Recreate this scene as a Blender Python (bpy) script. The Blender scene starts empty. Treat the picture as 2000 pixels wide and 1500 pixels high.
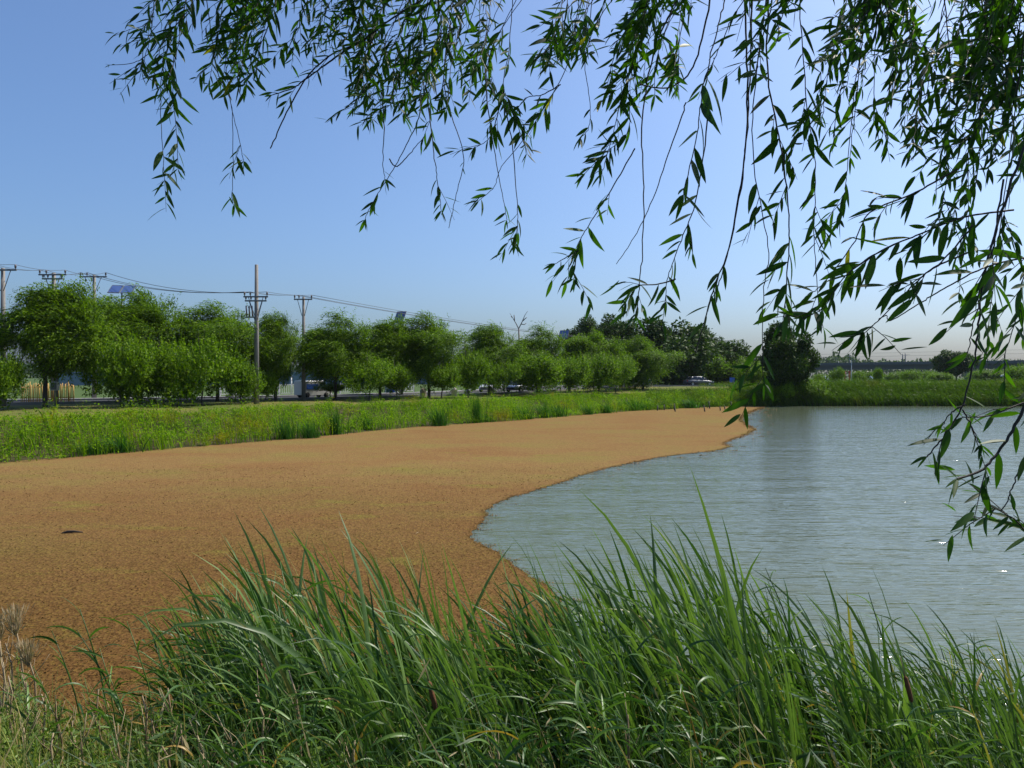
import bpy, math, random
import numpy as np
from mathutils import Vector, Matrix

rng = np.random.default_rng(7)
random.seed(7)
sc = bpy.context.scene
COL = sc.collection
R = math.radians

# ------------------------------------------------------------------ camera, sky, sun, exposure
EYE, FOC, HOR = 3.3, 1400.0, 735.0
cam = bpy.data.cameras.new('camera')
cam.sensor_width = 36.0
cam.lens = 36.0 * FOC / 2000.0
cam.shift_y = (750.0 - HOR) / -2000.0
cam.clip_start = 0.05
cam.clip_end = 6000
camo = bpy.data.objects.new('camera', cam)
COL.objects.link(camo)
camo.location = (0, 0, EYE)
camo.rotation_euler = (R(90), 0, 0)
sc.camera = camo

SUN_EL, SUN_AZ = R(53), R(58)          # azimuth clockwise from +Y (into the picture) towards +X (right)
w = bpy.data.worlds.new('World')
sc.world = w
w.use_nodes = True
nt = w.node_tree
nt.nodes.clear()
sky = nt.nodes.new('ShaderNodeTexSky')
sky.sky_type = 'NISHITA'
sky.sun_disc = False
sky.sun_elevation = SUN_EL
sky.sun_rotation = SUN_AZ
sky.air_density = 1.0
sky.dust_density = 3.0
sky.ozone_density = 10.0
sky.altitude = 0
bg = nt.nodes.new('ShaderNodeBackground')
bg.inputs[1].default_value = 0.140
wo = nt.nodes.new('ShaderNodeOutputWorld')
tint = nt.nodes.new('ShaderNodeMix')
tint.data_type = 'RGBA'
tint.blend_type = 'MULTIPLY'
tint.inputs[0].default_value = 1
tint.inputs[7].default_value = (1.01, 1.03, 1.03, 1)
nt.links.new(sky.outputs[0], tint.inputs[6])
nt.links.new(tint.outputs[2], bg.inputs[0])
nt.links.new(bg.outputs[0], wo.inputs[0])

sl = bpy.data.lights.new('sun', 'SUN')
sl.energy = 5.0
sl.angle = R(0.5)
sl.color = (1.0, 0.93, 0.82)
so = bpy.data.objects.new('sun', sl)
COL.objects.link(so)
SUNV = Vector((math.sin(SUN_AZ) * math.cos(SUN_EL), math.cos(SUN_AZ) * math.cos(SUN_EL), math.sin(SUN_EL)))
so.rotation_euler = SUNV.to_track_quat('Z', 'Y').to_euler()
so.location = (30, 0, 40)

vs = sc.view_settings
vs.view_transform = 'Standard'
vs.look = 'None'
vs.gamma = 1
vs.exposure = 0.25
vs.use_curve_mapping = False
sc.cycles.max_bounces = 8
sc.cycles.transmission_bounces = 4
sc.cycles.transparent_max_bounces = 8

# ------------------------------------------------------------------ helpers
def P(px, py, Y):
    return Vector(((px - 1000.0) / FOC * Y, Y, EYE + (HOR - py) / FOC * Y))

def tag(o, label=None, cat=None, group=None, kind=None):
    if label: o['label'] = label
    if cat: o['category'] = cat
    if group: o['group'] = group
    if kind: o['kind'] = kind
    return o

def empty(name, loc, rz=0.0):
    o = bpy.data.objects.new(name, None)
    o.empty_display_size = 0.3
    COL.objects.link(o)
    o.location = loc
    o.rotation_euler = (0, 0, rz)
    return o

def link(name, me, parent=None, mat=None):
    o = bpy.data.objects.new(name, me)
    COL.objects.link(o)
    if parent is not None: o.parent = parent
    if mat is not None and not me.materials: me.materials.append(mat)
    return o

def np_mesh(name, verts, faces_list, mat=None, smooth=False):
    """verts (n,3); faces_list: list of int arrays (m,k)."""
    verts = np.asarray(verts, dtype=np.float32)
    me = bpy.data.meshes.new(name)
    me.vertices.add(len(verts))
    me.vertices.foreach_set('co', verts.ravel())
    nl = sum(f.size for f in faces_list)
    npoly = sum(len(f) for f in faces_list)
    me.loops.add(nl)
    me.polygons.add(npoly)
    li = np.concatenate([f.ravel() for f in faces_list]).astype(np.int32)
    tot = np.concatenate([np.full(len(f), f.shape[1]) for f in faces_list]).astype(np.int32)
    st = np.concatenate([[0], np.cumsum(tot)[:-1]]).astype(np.int32)
    me.loops.foreach_set('vertex_index', li)
    me.polygons.foreach_set('loop_start', st)
    me.polygons.foreach_set('loop_total', tot)
    if smooth: me.polygons.foreach_set('use_smooth', np.ones(npoly, dtype=bool))
    me.update(calc_edges=True)
    me.validate()
    if mat: me.materials.append(mat)
    return me

class MB:
    def __init__(s): s.v, s.f, s.sm = [], [], []
    def add(s, v, f, sm=False):
        b = len(s.v)
        s.v += [tuple(x) for x in v]
        s.f += [tuple(i + b for i in q) for q in f]
        s.sm += [sm] * len(f)
        return s
    def box(s, c, d, rz=0.0, M=None, taper=1.0):
        hx, hy, hz = d[0] / 2, d[1] / 2, d[2] / 2
        vs_ = []
        for z in (-1, 1):
            k = taper if z > 0 else 1
            for x, y in ((-1, -1), (1, -1), (1, 1), (-1, 1)):
                vs_.append(Vector((x * hx * k, y * hy * k, z * hz)))
        m = M if M is not None else Matrix.Rotation(rz, 3, 'Z')
        vs_ = [m @ q + Vector(c) for q in vs_]
        return s.add(vs_, [(3, 2, 1, 0), (4, 5, 6, 7), (0, 1, 5, 4), (1, 2, 6, 5), (2, 3, 7, 6), (3, 0, 4, 7)])
    def tube(s, pts, rad, n=6, cap=True):
        pts = [Vector(p) for p in pts]
        if not hasattr(rad, '__len__'): rad = [rad] * len(pts)
        vs_, fs = [], []
        up = None
        for i, p in enumerate(pts):
            t = (pts[min(i + 1, len(pts) - 1)] - pts[max(i - 1, 0)]).normalized()
            if up is None:
                up = Vector((1, 0, 0)) if abs(t.x) < 0.8 else Vector((0, 1, 0))
            a = t.cross(up)
            if a.length < 1e-6: a = t.orthogonal()
            a.normalize()
            b = t.cross(a).normalized()
            up = -b if False else a.cross(t)
            for k in range(n):
                th = 2 * math.pi * k / n
                vs_.append(p + (a * math.cos(th) + b * math.sin(th)) * rad[i])
        for i in range(len(pts) - 1):
            for k in range(n):
                k2 = (k + 1) % n
                fs.append((i * n + k, i * n + k2, (i + 1) * n + k2, (i + 1) * n + k))
        if cap:
            fs.append(tuple(range(n - 1, -1, -1)))
            fs.append(tuple((len(pts) - 1) * n + k for k in range(n)))
        return s.add(vs_, fs, True)
    def lathe(s, c, prof, n=12):
        vs_, fs = [], []
        for r, z in prof:
            for k in range(n):
                th = 2 * math.pi * k / n
                vs_.append(Vector((c[0] + r * math.cos(th), c[1] + r * math.sin(th), c[2] + z)))
        for i in range(len(prof) - 1):
            for k in range(n):
                k2 = (k + 1) % n
                fs.append((i * n + k, i * n + k2, (i + 1) * n + k2, (i + 1) * n + k))
        fs.append(tuple(range(n - 1, -1, -1)))
        fs.append(tuple((len(prof) - 1) * n + k for k in range(n)))
        return s.add(vs_, fs, True)
    def mesh(s, name, mat=None):
        me = bpy.data.meshes.new(name)
        me.from_pydata(s.v, [], s.f)
        me.polygons.foreach_set('use_smooth', np.array(s.sm, dtype=bool))
        me.update()
        if mat: me.materials.append(mat)
        return me
    def build(s, name, mat, parent=None):
        return link(name, s.mesh(name, mat), parent)

def sstep(x, a=0.0, b=1.0):
    t = np.clip((np.asarray(x, float) - a) / (b - a), 0, 1)
    return t * t * (3 - 2 * t)

def vnoise(x, y, seed=0):
    """cheap smooth value noise in 0..1"""
    x = np.asarray(x, float); y = np.asarray(y, float)
    xi = np.floor(x).astype(np.int64); yi = np.floor(y).astype(np.int64)
    fx = x - xi; fy = y - yi
    fx = fx * fx * (3 - 2 * fx); fy = fy * fy * (3 - 2 * fy)
    def h(a, b):
        n = (a * 374761393 + b * 668265263 + seed * 1442695041) & 0x7fffffff
        n = ((n ^ (n >> 13)) * 1274126177) & 0x7fffffff
        return ((n ^ (n >> 16)) & 0xffff) / 65535.0
    return (h(xi, yi) * (1 - fx) * (1 - fy) + h(xi + 1, yi) * fx * (1 - fy) +
            h(xi, yi + 1) * (1 - fx) * fy + h(xi + 1, yi + 1) * fx * fy)

def norm(a):
    return a / np.maximum(np.linalg.norm(a, axis=-1, keepdims=True), 1e-9)

# ------------------------------------------------------------------ materials
def N(nt, t, **kw):
    n = nt.nodes.new(t)
    for k, v in kw.items(): setattr(n, k, v)
    return n

def mat(name, col, rough=0.6, metal=0.0, var=0.0, scale=8.0, spec=0.5, bump=0.0, bscale=40.0, coat=0.0):
    m = bpy.data.materials.new(name)
    m.use_nodes = True
    t = m.node_tree
    b = t.nodes['Principled BSDF']
    b.inputs['Roughness'].default_value = rough
    b.inputs['Metallic'].default_value = metal
    b.inputs['Specular IOR Level'].default_value = spec
    if coat: b.inputs['Coat Weight'].default_value = coat
    b.inputs['Base Color'].default_value = (*col, 1)
    tc = N(t, 'ShaderNodeTexCoord')
    if var:
        no = N(t, 'ShaderNodeTexNoise')
        no.inputs['Scale'].default_value = scale
        no.inputs['Detail'].default_value = 5
        t.links.new(tc.outputs['Object'], no.inputs['Vector'])
        mx = N(t, 'ShaderNodeMix', data_type='RGBA')
        mx.inputs[6].default_value = (*[c * (1 - var) for c in col], 1)
        mx.inputs[7].default_value = (*[min(1, c * (1 + var)) for c in col], 1)
        t.links.new(no.outputs[0], mx.inputs[0])
        t.links.new(mx.outputs[2], b.inputs['Base Color'])
    if bump:
        no2 = N(t, 'ShaderNodeTexNoise')
        no2.inputs['Scale'].default_value = bscale
        no2.inputs['Detail'].default_value = 4
        t.links.new(tc.outputs['Object'], no2.inputs['Vector'])
        bp = N(t, 'ShaderNodeBump')
        bp.inputs['Strength'].default_value = bump
        bp.inputs['Distance'].default_value = 0.02
        t.links.new(no2.outputs[0], bp.inputs['Height'])
        t.links.new(bp.outputs[0], b.inputs['Normal'])
    return m

def foliage(name, dark, light, trans=0.35, tcol=None, patch=None, pscale=0.4, rough=0.5, spec=0.3, yellow=None, ycut=0.93):
    """leaf material: random tint per leaf, patches over the ground, light through the blade."""
    m = bpy.data.materials.new(name)
    m.use_nodes = True
    t = m.node_tree
    b = t.nodes['Principled BSDF']
    out = t.nodes['Material Output']
    b.inputs['Roughness'].default_value = rough
    b.inputs['Specular IOR Level'].default_value = spec
    ge = N(t, 'ShaderNodeNewGeometry')
    oi = N(t, 'ShaderNodeObjectInfo')
    ad = N(t, 'ShaderNodeMath', operation='ADD')
    t.links.new(ge.outputs['Random Per Island'], ad.inputs[0])
    t.links.new(oi.outputs['Random'], ad.inputs[1])
    fr = N(t, 'ShaderNodeMath', operation='FRACT')
    t.links.new(ad.outputs[0], fr.inputs[0])
    mx = N(t, 'ShaderNodeMix', data_type='RGBA')
    mx.inputs[6].default_value = (*dark, 1)
    mx.inputs[7].default_value = (*light, 1)
    t.links.new(fr.outputs[0], mx.inputs[0])
    c = mx.outputs[2]
    if patch:
        tc = N(t, 'ShaderNodeTexCoord')
        no = N(t, 'ShaderNodeTexNoise')
        no.inputs['Scale'].default_value = pscale
        no.inputs['Detail'].default_value = 3
        t.links.new(tc.outputs['Object'], no.inputs['Vector'])
        rp = N(t, 'ShaderNodeMapRange')
        rp.inputs[1].default_value = 0.54
        rp.inputs[2].default_value = 0.74
        t.links.new(no.outputs[0], rp.inputs[0])
        m2 = N(t, 'ShaderNodeMix', data_type='RGBA')
        t.links.new(rp.outputs[0], m2.inputs[0])
        t.links.new(c, m2.inputs[6])
        m2.inputs[7].default_value = (*patch, 1)
        c = m2.outputs[2]
    if yellow:
        gt = N(t, 'ShaderNodeMath', operation='GREATER_THAN')
        gt.inputs[1].default_value = ycut
        ml = N(t, 'ShaderNodeMath', operation='MULTIPLY')
        ml.inputs[1].default_value = 7.31
        f2 = N(t, 'ShaderNodeMath', operation='FRACT')
        t.links.new(fr.outputs[0], ml.inputs[0]); t.links.new(ml.outputs[0], f2.inputs[0])
        t.links.new(f2.outputs[0], gt.inputs[0])
        m3 = N(t, 'ShaderNodeMix', data_type='RGBA')
        t.links.new(gt.outputs[0], m3.inputs[0])
        t.links.new(c, m3.inputs[6])
        m3.inputs[7].default_value = (*yellow, 1)
        c = m3.outputs[2]
    t.links.new(c, b.inputs['Base Color'])
    tr = N(t, 'ShaderNodeBsdfTranslucent')
    hs = N(t, 'ShaderNodeMix', data_type='RGBA', blend_type='MULTIPLY')
    hs.inputs[0].default_value = 1
    t.links.new(c, hs.inputs[6])
    hs.inputs[7].default_value = (*(tcol or (1.5, 1.7, 0.6)), 1)
    t.links.new(hs.outputs[2], tr.inputs[0])
    ms = N(t, 'ShaderNodeMixShader')
    ms.inputs[0].default_value = trans
    t.links.new(b.outputs[0], ms.inputs[1])
    t.links.new(tr.outputs[0], ms.inputs[2])
    t.links.new(ms.outputs[0], out.inputs[0])
    return m

M = {}
M['willow_far'] = foliage('willow_far', (0.016, 0.052, 0.002), (0.160, 0.260, 0.005), 0.36, spec=.1)
M['shrub'] = foliage('shrub_leaf', (0.022, 0.072, 0.002), (0.185, 0.295, 0.006), 0.34, spec=.1)
M['poplar'] = foliage('poplar_leaf', (0.016, 0.042, 0.007), (0.060, 0.108, 0.010), 0.18, spec=.1)
M['bank'] = foliage('bank_plants', (0.024, 0.090, 0.003), (0.215, 0.345, 0.004), 0.42, patch=(0.23, 0.20, 0.010), pscale=0.6, spec=.06)
M['mown'] = foliage('mown_grass', (0.10, 0.125, 0.010), (0.18, 0.175, 0.020), 0.3, spec=.05)
M['reed_far'] = foliage('far_reed', (0.030, 0.075, 0.005), (0.095, 0.160, 0.010), 0.28, patch=(0.10, 0.10, 0.015), pscale=0.25, spec=.08)
M['reed_dark'] = foliage('reed_clump_leaf', (0.020, 0.080, 0.008), (0.055, 0.145, 0.015), 0.30, spec=.1)
M['cattail'] = foliage('cattail_leaf', (0.016, 0.054, 0.009), (0.138, 0.222, 0.058), 0.28, rough=0.42, spec=0.4, yellow=(0.22, 0.20, 0.05), ycut=0.95)
M['reed'] = foliage('reed_leaf', (0.018, 0.062, 0.009), (0.115, 0.205, 0.035), 0.28, rough=0.42, spec=0.45, yellow=(0.32, 0.20, 0.04), ycut=0.96)
M['under'] = foliage('undergrowth', (0.018, 0.050, 0.008), (0.06, 0.11, 0.016), 0.25, yellow=(0.30, 0.24, 0.12), ycut=0.85)
M['weed'] = foliage('weed_leaf', (0.07, 0.13, 0.02), (0.17, 0.24, 0.04), 0.3)
M['straw'] = foliage('straw_grass', (0.10, 0.16, 0.03), (0.26, 0.27, 0.07), 0.35, yellow=(0.42, 0.33, 0.16), ycut=0.7)
M['dry'] = foliage('dry_stalk', (0.22, 0.16, 0.09), (0.42, 0.33, 0.20), 0.15)
M['willow'] = foliage('willow_leaf', (0.012, 0.036, 0.007), (0.036, 0.085, 0.010), 0.32, tcol=(2.9, 3.7, 0.4), rough=0.5, spec=0.2, yellow=(0.20, 0.17, 0.02), ycut=0.99)
M['twig'] = mat('twig_bark', (0.035, 0.030, 0.020), 0.8, var=0.3)
M['bark'] = mat('bark', (0.060, 0.048, 0.036), 0.9, var=0.4, scale=14, bump=0.8, bscale=20)
M['deadwood'] = mat('dead_wood', (0.16, 0.14, 0.12), 0.85, var=0.3)
M['concrete'] = mat('pole_concrete', (0.20, 0.185, 0.165), 0.85, var=0.2, scale=4)
M['steel'] = mat('galvanised_steel', (0.16, 0.17, 0.18), 0.55, metal=0.5, var=0.2)
M['porcelain'] = mat('insulator_glaze', (0.16, 0.12, 0.11), 0.3)
M['wire'] = mat('wire_sheath', (0.05, 0.055, 0.06), 0.6)
M['white'] = mat('white_paint', (0.62, 0.62, 0.60), 0.45, var=0.08, scale=3)
M['blue'] = mat('blue_paint', (0.03, 0.10, 0.42), 0.4, var=0.1)
M['blueroof'] = mat('blue_roof_sheet', (0.06, 0.18, 0.50), 0.4, var=0.1)
M['red'] = mat('red_paint', (0.50, 0.05, 0.03), 0.5, var=0.1)
M['yellow'] = mat('yellow_paint', (0.60, 0.36, 0.03), 0.5, var=0.15)
M['bamboo'] = mat('yellow_bamboo', (0.50, 0.30, 0.06), 0.6, var=0.45, scale=5)
M['stone'] = mat('pale_stone', (0.50, 0.42, 0.33), 0.8, var=0.15, scale=10)
M['panel'] = mat('solar_cells', (0.05, 0.095, 0.25), 0.4, var=0.15, coat=0.1)
M['glass'] = mat('car_glass', (0.012, 0.016, 0.02), 0.06, spec=0.8)
M['rubber'] = mat('tyre_rubber', (0.015, 0.015, 0.015), 0.85)
M['rim'] = mat('alloy_rim', (0.35, 0.35, 0.36), 0.35, metal=0.8)
M['silver'] = mat('silver_car_paint', (0.33, 0.35, 0.38), 0.3, metal=0.5, coat=0.8)
M['greycar'] = mat('grey_car_paint', (0.045, 0.052, 0.065), 0.3, metal=0.2, coat=0.5)
M['whitecar'] = mat('white_car_paint', (0.60, 0.62, 0.66), 0.3, coat=0.8)
M['lampglass'] = mat('lamp_lens', (0.70, 0.70, 0.66), 0.1)
M['redlens'] = mat('red_lens', (0.35, 0.02, 0.015), 0.2)
M['bridge'] = mat('viaduct_concrete', (0.085, 0.10, 0.115), 0.85, var=0.2, scale=0.3)  # bluish tint of distance haze is mixed into the concrete colour
M['asphalt'] = mat('asphalt', (0.050, 0.050, 0.052), 0.95, spec=.08, var=0.25, scale=0.8, bump=0.4, bscale=60)
M['kerb'] = mat('kerb_concrete', (0.22, 0.215, 0.205), 0.9, spec=.1, var=0.2, scale=2)
M['brownspike'] = mat('cattail_spike', (0.17, 0.070, 0.025), 0.9, var=0.3, scale=60, bump=0.6, bscale=300)
M['stake'] = mat('wet_wood', (0.035, 0.028, 0.022), 0.8, var=0.4)
M['marking'] = mat('road_paint', (0.55, 0.55, 0.52), 0.7, var=0.2)

# ground: soil, mown grass and dry patches, by world position
def ground_mat():
    m = bpy.data.materials.new('ground')
    m.use_nodes = True
    t = m.node_tree
    b = t.nodes['Principled BSDF']
    b.inputs['Roughness'].default_value = 0.95
    b.inputs['Specular IOR Level'].default_value = 0.15
    tc = N(t, 'ShaderNodeTexCoord')
    n1 = N(t, 'ShaderNodeTexNoise'); n1.inputs['Scale'].default_value = 0.22; n1.inputs['Detail'].default_value = 6
    n2 = N(t, 'ShaderNodeTexNoise'); n2.inputs['Scale'].default_value = 3.0; n2.inputs['Detail'].default_value = 6
    for n in (n1, n2): t.links.new(tc.outputs['Object'], n.inputs['Vector'])
    cr = N(t, 'ShaderNodeValToRGB')
    e = cr.color_ramp.elements
    e[0].position = 0.35; e[0].color = (0.085, 0.115, 0.018, 1)
    e[1].position = 0.65; e[1].color = (0.165, 0.140, 0.035, 1)
    t.links.new(n1.outputs[0], cr.inputs[0])
    mx = N(t, 'ShaderNodeMix', data_type='RGBA', blend_type='MULTIPLY')
    mx.inputs[0].default_value = 0.6
    cr2 = N(t, 'ShaderNodeValToRGB')
    cr2.color_ramp.elements[0].color = (0.45, 0.45, 0.45, 1); cr2.color_ramp.elements[1].color = (1.3, 1.3, 1.3, 1)
    t.links.new(n2.outputs[0], cr2.inputs[0])
    t.links.new(cr.outputs[0], mx.inputs[6]); t.links.new(cr2.outputs[0], mx.inputs[7])
    # darker soil colour between the plants on the slope down to the water
    sz = N(t, 'ShaderNodeSeparateXYZ'); t.links.new(tc.outputs['Object'], sz.inputs[0])
    ms_ = N(t, 'ShaderNodeMapRange'); ms_.inputs[1].default_value = 1.12; ms_.inputs[2].default_value = 1.36
    t.links.new(sz.outputs[2], ms_.inputs[0])
    msoil = N(t, 'ShaderNodeMix', data_type='RGBA'); msoil.inputs[6].default_value = (0.050, 0.044, 0.016, 1)
    t.links.new(ms_.outputs[0], msoil.inputs[0]); t.links.new(mx.outputs[2], msoil.inputs[7])
    mx = msoil
    # the near bank (the camera's side) is dark damp soil
    sx = N(t, 'ShaderNodeSeparateXYZ'); t.links.new(tc.outputs['Object'], sx.inputs[0])
    mr = N(t, 'ShaderNodeMapRange'); mr.inputs[1].default_value = 9; mr.inputs[2].default_value = 16
    t.links.new(sx.outputs[1], mr.inputs[0])
    m2 = N(t, 'ShaderNodeMix', data_type='RGBA')
    m2.inputs[6].default_value = (0.045, 0.036, 0.020, 1)
    mf = N(t, 'ShaderNodeMapRange'); mf.inputs[1].default_value = 87; mf.inputs[2].default_value = 93
    mm = N(t, 'ShaderNodeMath', operation='MULTIPLY_ADD'); mm.inputs[1].default_value = -1.25
    t.links.new(sx.outputs[0], mm.inputs[0]); t.links.new(sx.outputs[1], mm.inputs[2])
    mx2 = N(t, 'ShaderNodeMath', operation='MAXIMUM')
    my = N(t, 'ShaderNodeMath', operation='SUBTRACT'); my.inputs[1].default_value = 25
    t.links.new(sx.outputs[1], my.inputs[0])
    t.links.new(mm.outputs[0], mx2.inputs[0]); t.links.new(my.outputs[0], mx2.inputs[1])
    t.links.new(mx2.outputs[0], mf.inputs[0])
    m3 = N(t, 'ShaderNodeMix', data_type='RGBA')
    t.links.new(mf.outputs[0], m3.inputs[0]); t.links.new(mx.outputs[2], m3.inputs[6]); m3.inputs[7].default_value = (0.055, 0.09, 0.02, 1)
    t.links.new(mr.outputs[0], m2.inputs[0]); t.links.new(m3.outputs[2], m2.inputs[7])
    t.links.new(m2.outputs[2], b.inputs['Base Color'])
    bp = N(t, 'ShaderNodeBump'); bp.inputs['Distance'].default_value = 0.05
    t.links.new(n2.outputs[0], bp.inputs['Height']); t.links.new(bp.outputs[0], b.inputs['Normal'])
    return m
M['ground'] = ground_mat()

def water_mat():
    m = bpy.data.materials.new('pond_water')
    m.use_nodes = True
    t = m.node_tree
    b = t.nodes['Principled BSDF']
    b.inputs['Base Color'].default_value = (0.092, 0.112, 0.068, 1)
    b.inputs['Roughness'].default_value = 0.07
    b.inputs['IOR'].default_value = 1.333
    tc = N(t, 'ShaderNodeTexCoord')
    def wave(rot, sx, sy, det, dist):
        mp = N(t, 'ShaderNodeMapping')
        mp.inputs['Rotation'].default_value = (0, 0, rot)
        mp.inputs['Scale'].default_value = (sx, sy, 1)
        t.links.new(tc.outputs['Object'], mp.inputs['Vector'])
        n = N(t, 'ShaderNodeTexNoise')
        n.inputs['Scale'].default_value = 1
        n.inputs['Detail'].default_value = det
        n.inputs['Roughness'].default_value = 0.45
        n.inputs['Distortion'].default_value = dist
        t.links.new(mp.outputs[0], n.inputs['Vector'])
        return n.outputs[0]
    a = wave(R(24), 0.65, 4.2, 2.0, 0.6)
    c = wave(R(16), 2.0, 12.0, 2.0, 0.4)
    d = wave(R(20), 0.12, 0.8, 1.0, 0.0)
    def mul(x, k):
        q = N(t, 'ShaderNodeMath', operation='MULTIPLY'); q.inputs[1].default_value = k
        t.links.new(x, q.inputs[0]); return q.outputs[0]
    def addn(x, y):
        q = N(t, 'ShaderNodeMath', operation='ADD')
        t.links.new(x, q.inputs[0]); t.links.new(y, q.inputs[1]); return q.outputs[0]
    def ridge(x):
        p_ = N(t, 'ShaderNodeMath', operation='PINGPONG'); p_.inputs[1].default_value = 0.5
        t.links.new(x, p_.inputs[0]); return p_.outputs[0]
    a = addn(mul(a, .55), mul(ridge(a), .7))
    hgt = addn(addn(mul(a, 1.0), mul(c, 0.42)), mul(d, 1.2))
    bp = N(t, 'ShaderNodeBump')
    bp.inputs['Strength'].default_value = 1.0
    bp.inputs['Distance'].default_value = 0.046
    t.links.new(hgt, bp.inputs['Height'])
    t.links.new(bp.outputs[0], b.inputs['Normal'])
    return m
M['water'] = water_mat()

def duckweed_mat():
    m = bpy.data.materials.new('duckweed')
    m.use_nodes = True
    t = m.node_tree
    b = t.nodes['Principled BSDF']
    b.inputs['Roughness'].default_value = 0.95
    b.inputs['Specular IOR Level'].default_value = 0.02
    tc = N(t, 'ShaderNodeTexCoord')
    def noise(s, det, sy=None):
        mp = N(t, 'ShaderNodeMapping'); mp.inputs['Scale'].default_value = (1, sy or 1, 1)
        t.links.new(tc.outputs['Object'], mp.inputs['Vector'])
        n = N(t, 'ShaderNodeTexNoise'); n.inputs['Scale'].default_value = s; n.inputs['Detail'].default_value = det
        n.inputs['Roughness'].default_value = 0.6
        t.links.new(mp.outputs[0], n.inputs['Vector']); return n.outputs[0]
    cr = N(t, 'ShaderNodeValToRGB')
    e = cr.color_ramp.elements
    e[0].position = 0.36; e[0].color = (0.190, 0.104, 0.043, 1)
    e[1].position = 0.66; e[1].color = (0.185, 0.135, 0.046, 1)
    x = e.new(0.5); x.color = (0.200, 0.120, 0.049, 1)
    t.links.new(noise(0.16, 7, 1.7), cr.inputs[0])
    # darker, redder brown towards the near shore
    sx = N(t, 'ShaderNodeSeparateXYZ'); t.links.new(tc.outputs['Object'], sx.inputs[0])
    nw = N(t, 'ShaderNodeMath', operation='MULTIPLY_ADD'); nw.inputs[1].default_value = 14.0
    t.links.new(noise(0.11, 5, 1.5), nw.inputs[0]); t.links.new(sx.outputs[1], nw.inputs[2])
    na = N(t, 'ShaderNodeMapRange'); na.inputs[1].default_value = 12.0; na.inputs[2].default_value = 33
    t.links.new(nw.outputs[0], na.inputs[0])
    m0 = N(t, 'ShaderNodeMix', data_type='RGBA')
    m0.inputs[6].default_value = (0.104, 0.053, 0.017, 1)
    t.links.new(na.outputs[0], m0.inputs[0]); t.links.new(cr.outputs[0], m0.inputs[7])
    # green streaks
    mr = N(t, 'ShaderNodeMapRange'); mr.inputs[1].default_value = 0.58; mr.inputs[2].default_value = 0.80
    t.links.new(noise(0.33, 6, 2.2), mr.inputs[0])
    m1 = N(t, 'ShaderNodeMix', data_type='RGBA')
    t.links.new(mr.outputs[0], m1.inputs[0]); t.links.new(m0.outputs[2], m1.inputs[6])
    m1.inputs[7].default_value = (0.155, 0.145, 0.030, 1)
    # single fronds
    ge = N(t, 'ShaderNodeNewGeometry')
    vo = N(t, 'ShaderNodeTexVoronoi'); vo.inputs['Scale'].default_value = 22
    t.links.new(tc.outputs['Object'], vo.inputs['Vector'])
    sp = N(t, 'ShaderNodeSeparateColor'); t.links.new(vo.outputs['Color'], sp.inputs[0])
    ad = N(t, 'ShaderNodeMath', operation='ADD'); t.links.new(sp.outputs[0], ad.inputs[0]); t.links.new(ge.outputs['Random Per Island'], ad.inputs[1])
    fr = N(t, 'ShaderNodeMath', operation='FRACT'); t.links.new(ad.outputs[0], fr.inputs[0])
    cr2 = N(t, 'ShaderNodeValToRGB')
    q = cr2.color_ramp.elements
    q[0].position = 0.0; q[0].color = (0.30, 0.30, 0.26, 1)
    q[1].position = 0.72; q[1].color = (1.1, 1.08, 1.0, 1)
    y = q.new(0.9); y.color = (1.15, 1.45, 0.85, 1)
    t.links.new(fr.outputs[0], cr2.inputs[0])
    m2 = N(t, 'ShaderNodeMix', data_type='RGBA', blend_type='MULTIPLY'); m2.inputs[0].default_value = 0.45
    t.links.new(m1.outputs[2], m2.inputs[6]); t.links.new(cr2.outputs[0], m2.inputs[7])
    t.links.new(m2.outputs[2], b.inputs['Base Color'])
    bp = N(t, 'ShaderNodeBump'); bp.inputs['Distance'].default_value = 0.02; bp.inputs['Strength'].default_value = 0.8
    t.links.new(vo.outputs['Distance'], bp.inputs['Height']); t.links.new(bp.outputs[0], b.inputs['Normal'])
    return m
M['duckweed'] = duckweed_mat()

# ------------------------------------------------------------------ pond outline, terrain, road
LEFT = [(-34, 12), (-29.5, 17), (-24, 22.2), (-19.4, 27.2), (-16.0, 31.8), (-12.9, 36.1), (-9.6, 41), (-6.6, 46.2), (0, 53.1),
        (6.0, 61), (11.2, 68), (15.2, 71.2), (19, 76), (27, 79.6)]
FAR = [(45, 79.8), (60, 79.4), (90, 79.8), (130, 78)]
NEAR = [(150, 40), (110, 14), (60, 6), (25, 3.6), (10, 4.6), (4, 5.3), (1.5, 5.9), (0, 6.1), (-3, 6.6), (-6, 7.0), (-14, 7.4), (-28, 8.5)]
POND = np.array(LEFT + FAR + NEAR, float)

def pond_sd(x, y):
    """signed distance to the pond's edge: positive on land."""
    x = np.asarray(x, float); y = np.asarray(y, float)
    sh = x.shape
    p = np.stack([x.ravel(), y.ravel()], 1)
    a = POND; b = np.roll(POND, -1, 0)
    best = np.full(len(p), 1e18); ins = np.zeros(len(p), bool)
    for (ax, ay), (bx, by) in zip(a, b):
        dx, dy = bx - ax, by - ay
        t = np.clip(((p[:, 0] - ax) * dx + (p[:, 1] - ay) * dy) / (dx * dx + dy * dy), 0, 1)
        best = np.minimum(best, (p[:, 0] - ax - t * dx) ** 2 + (p[:, 1] - ay - t * dy) ** 2)
        c = (ay > p[:, 1]) != (by > p[:, 1])
        with np.errstate(divide='ignore', invalid='ignore'):
            xx = ax + (p[:, 1] - ay) * dx / (dy if dy else 1e-9)
        ins ^= c & (p[:, 0] < xx)
    d = np.sqrt(best)
    return np.where(ins, -d, d).reshape(sh)

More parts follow.
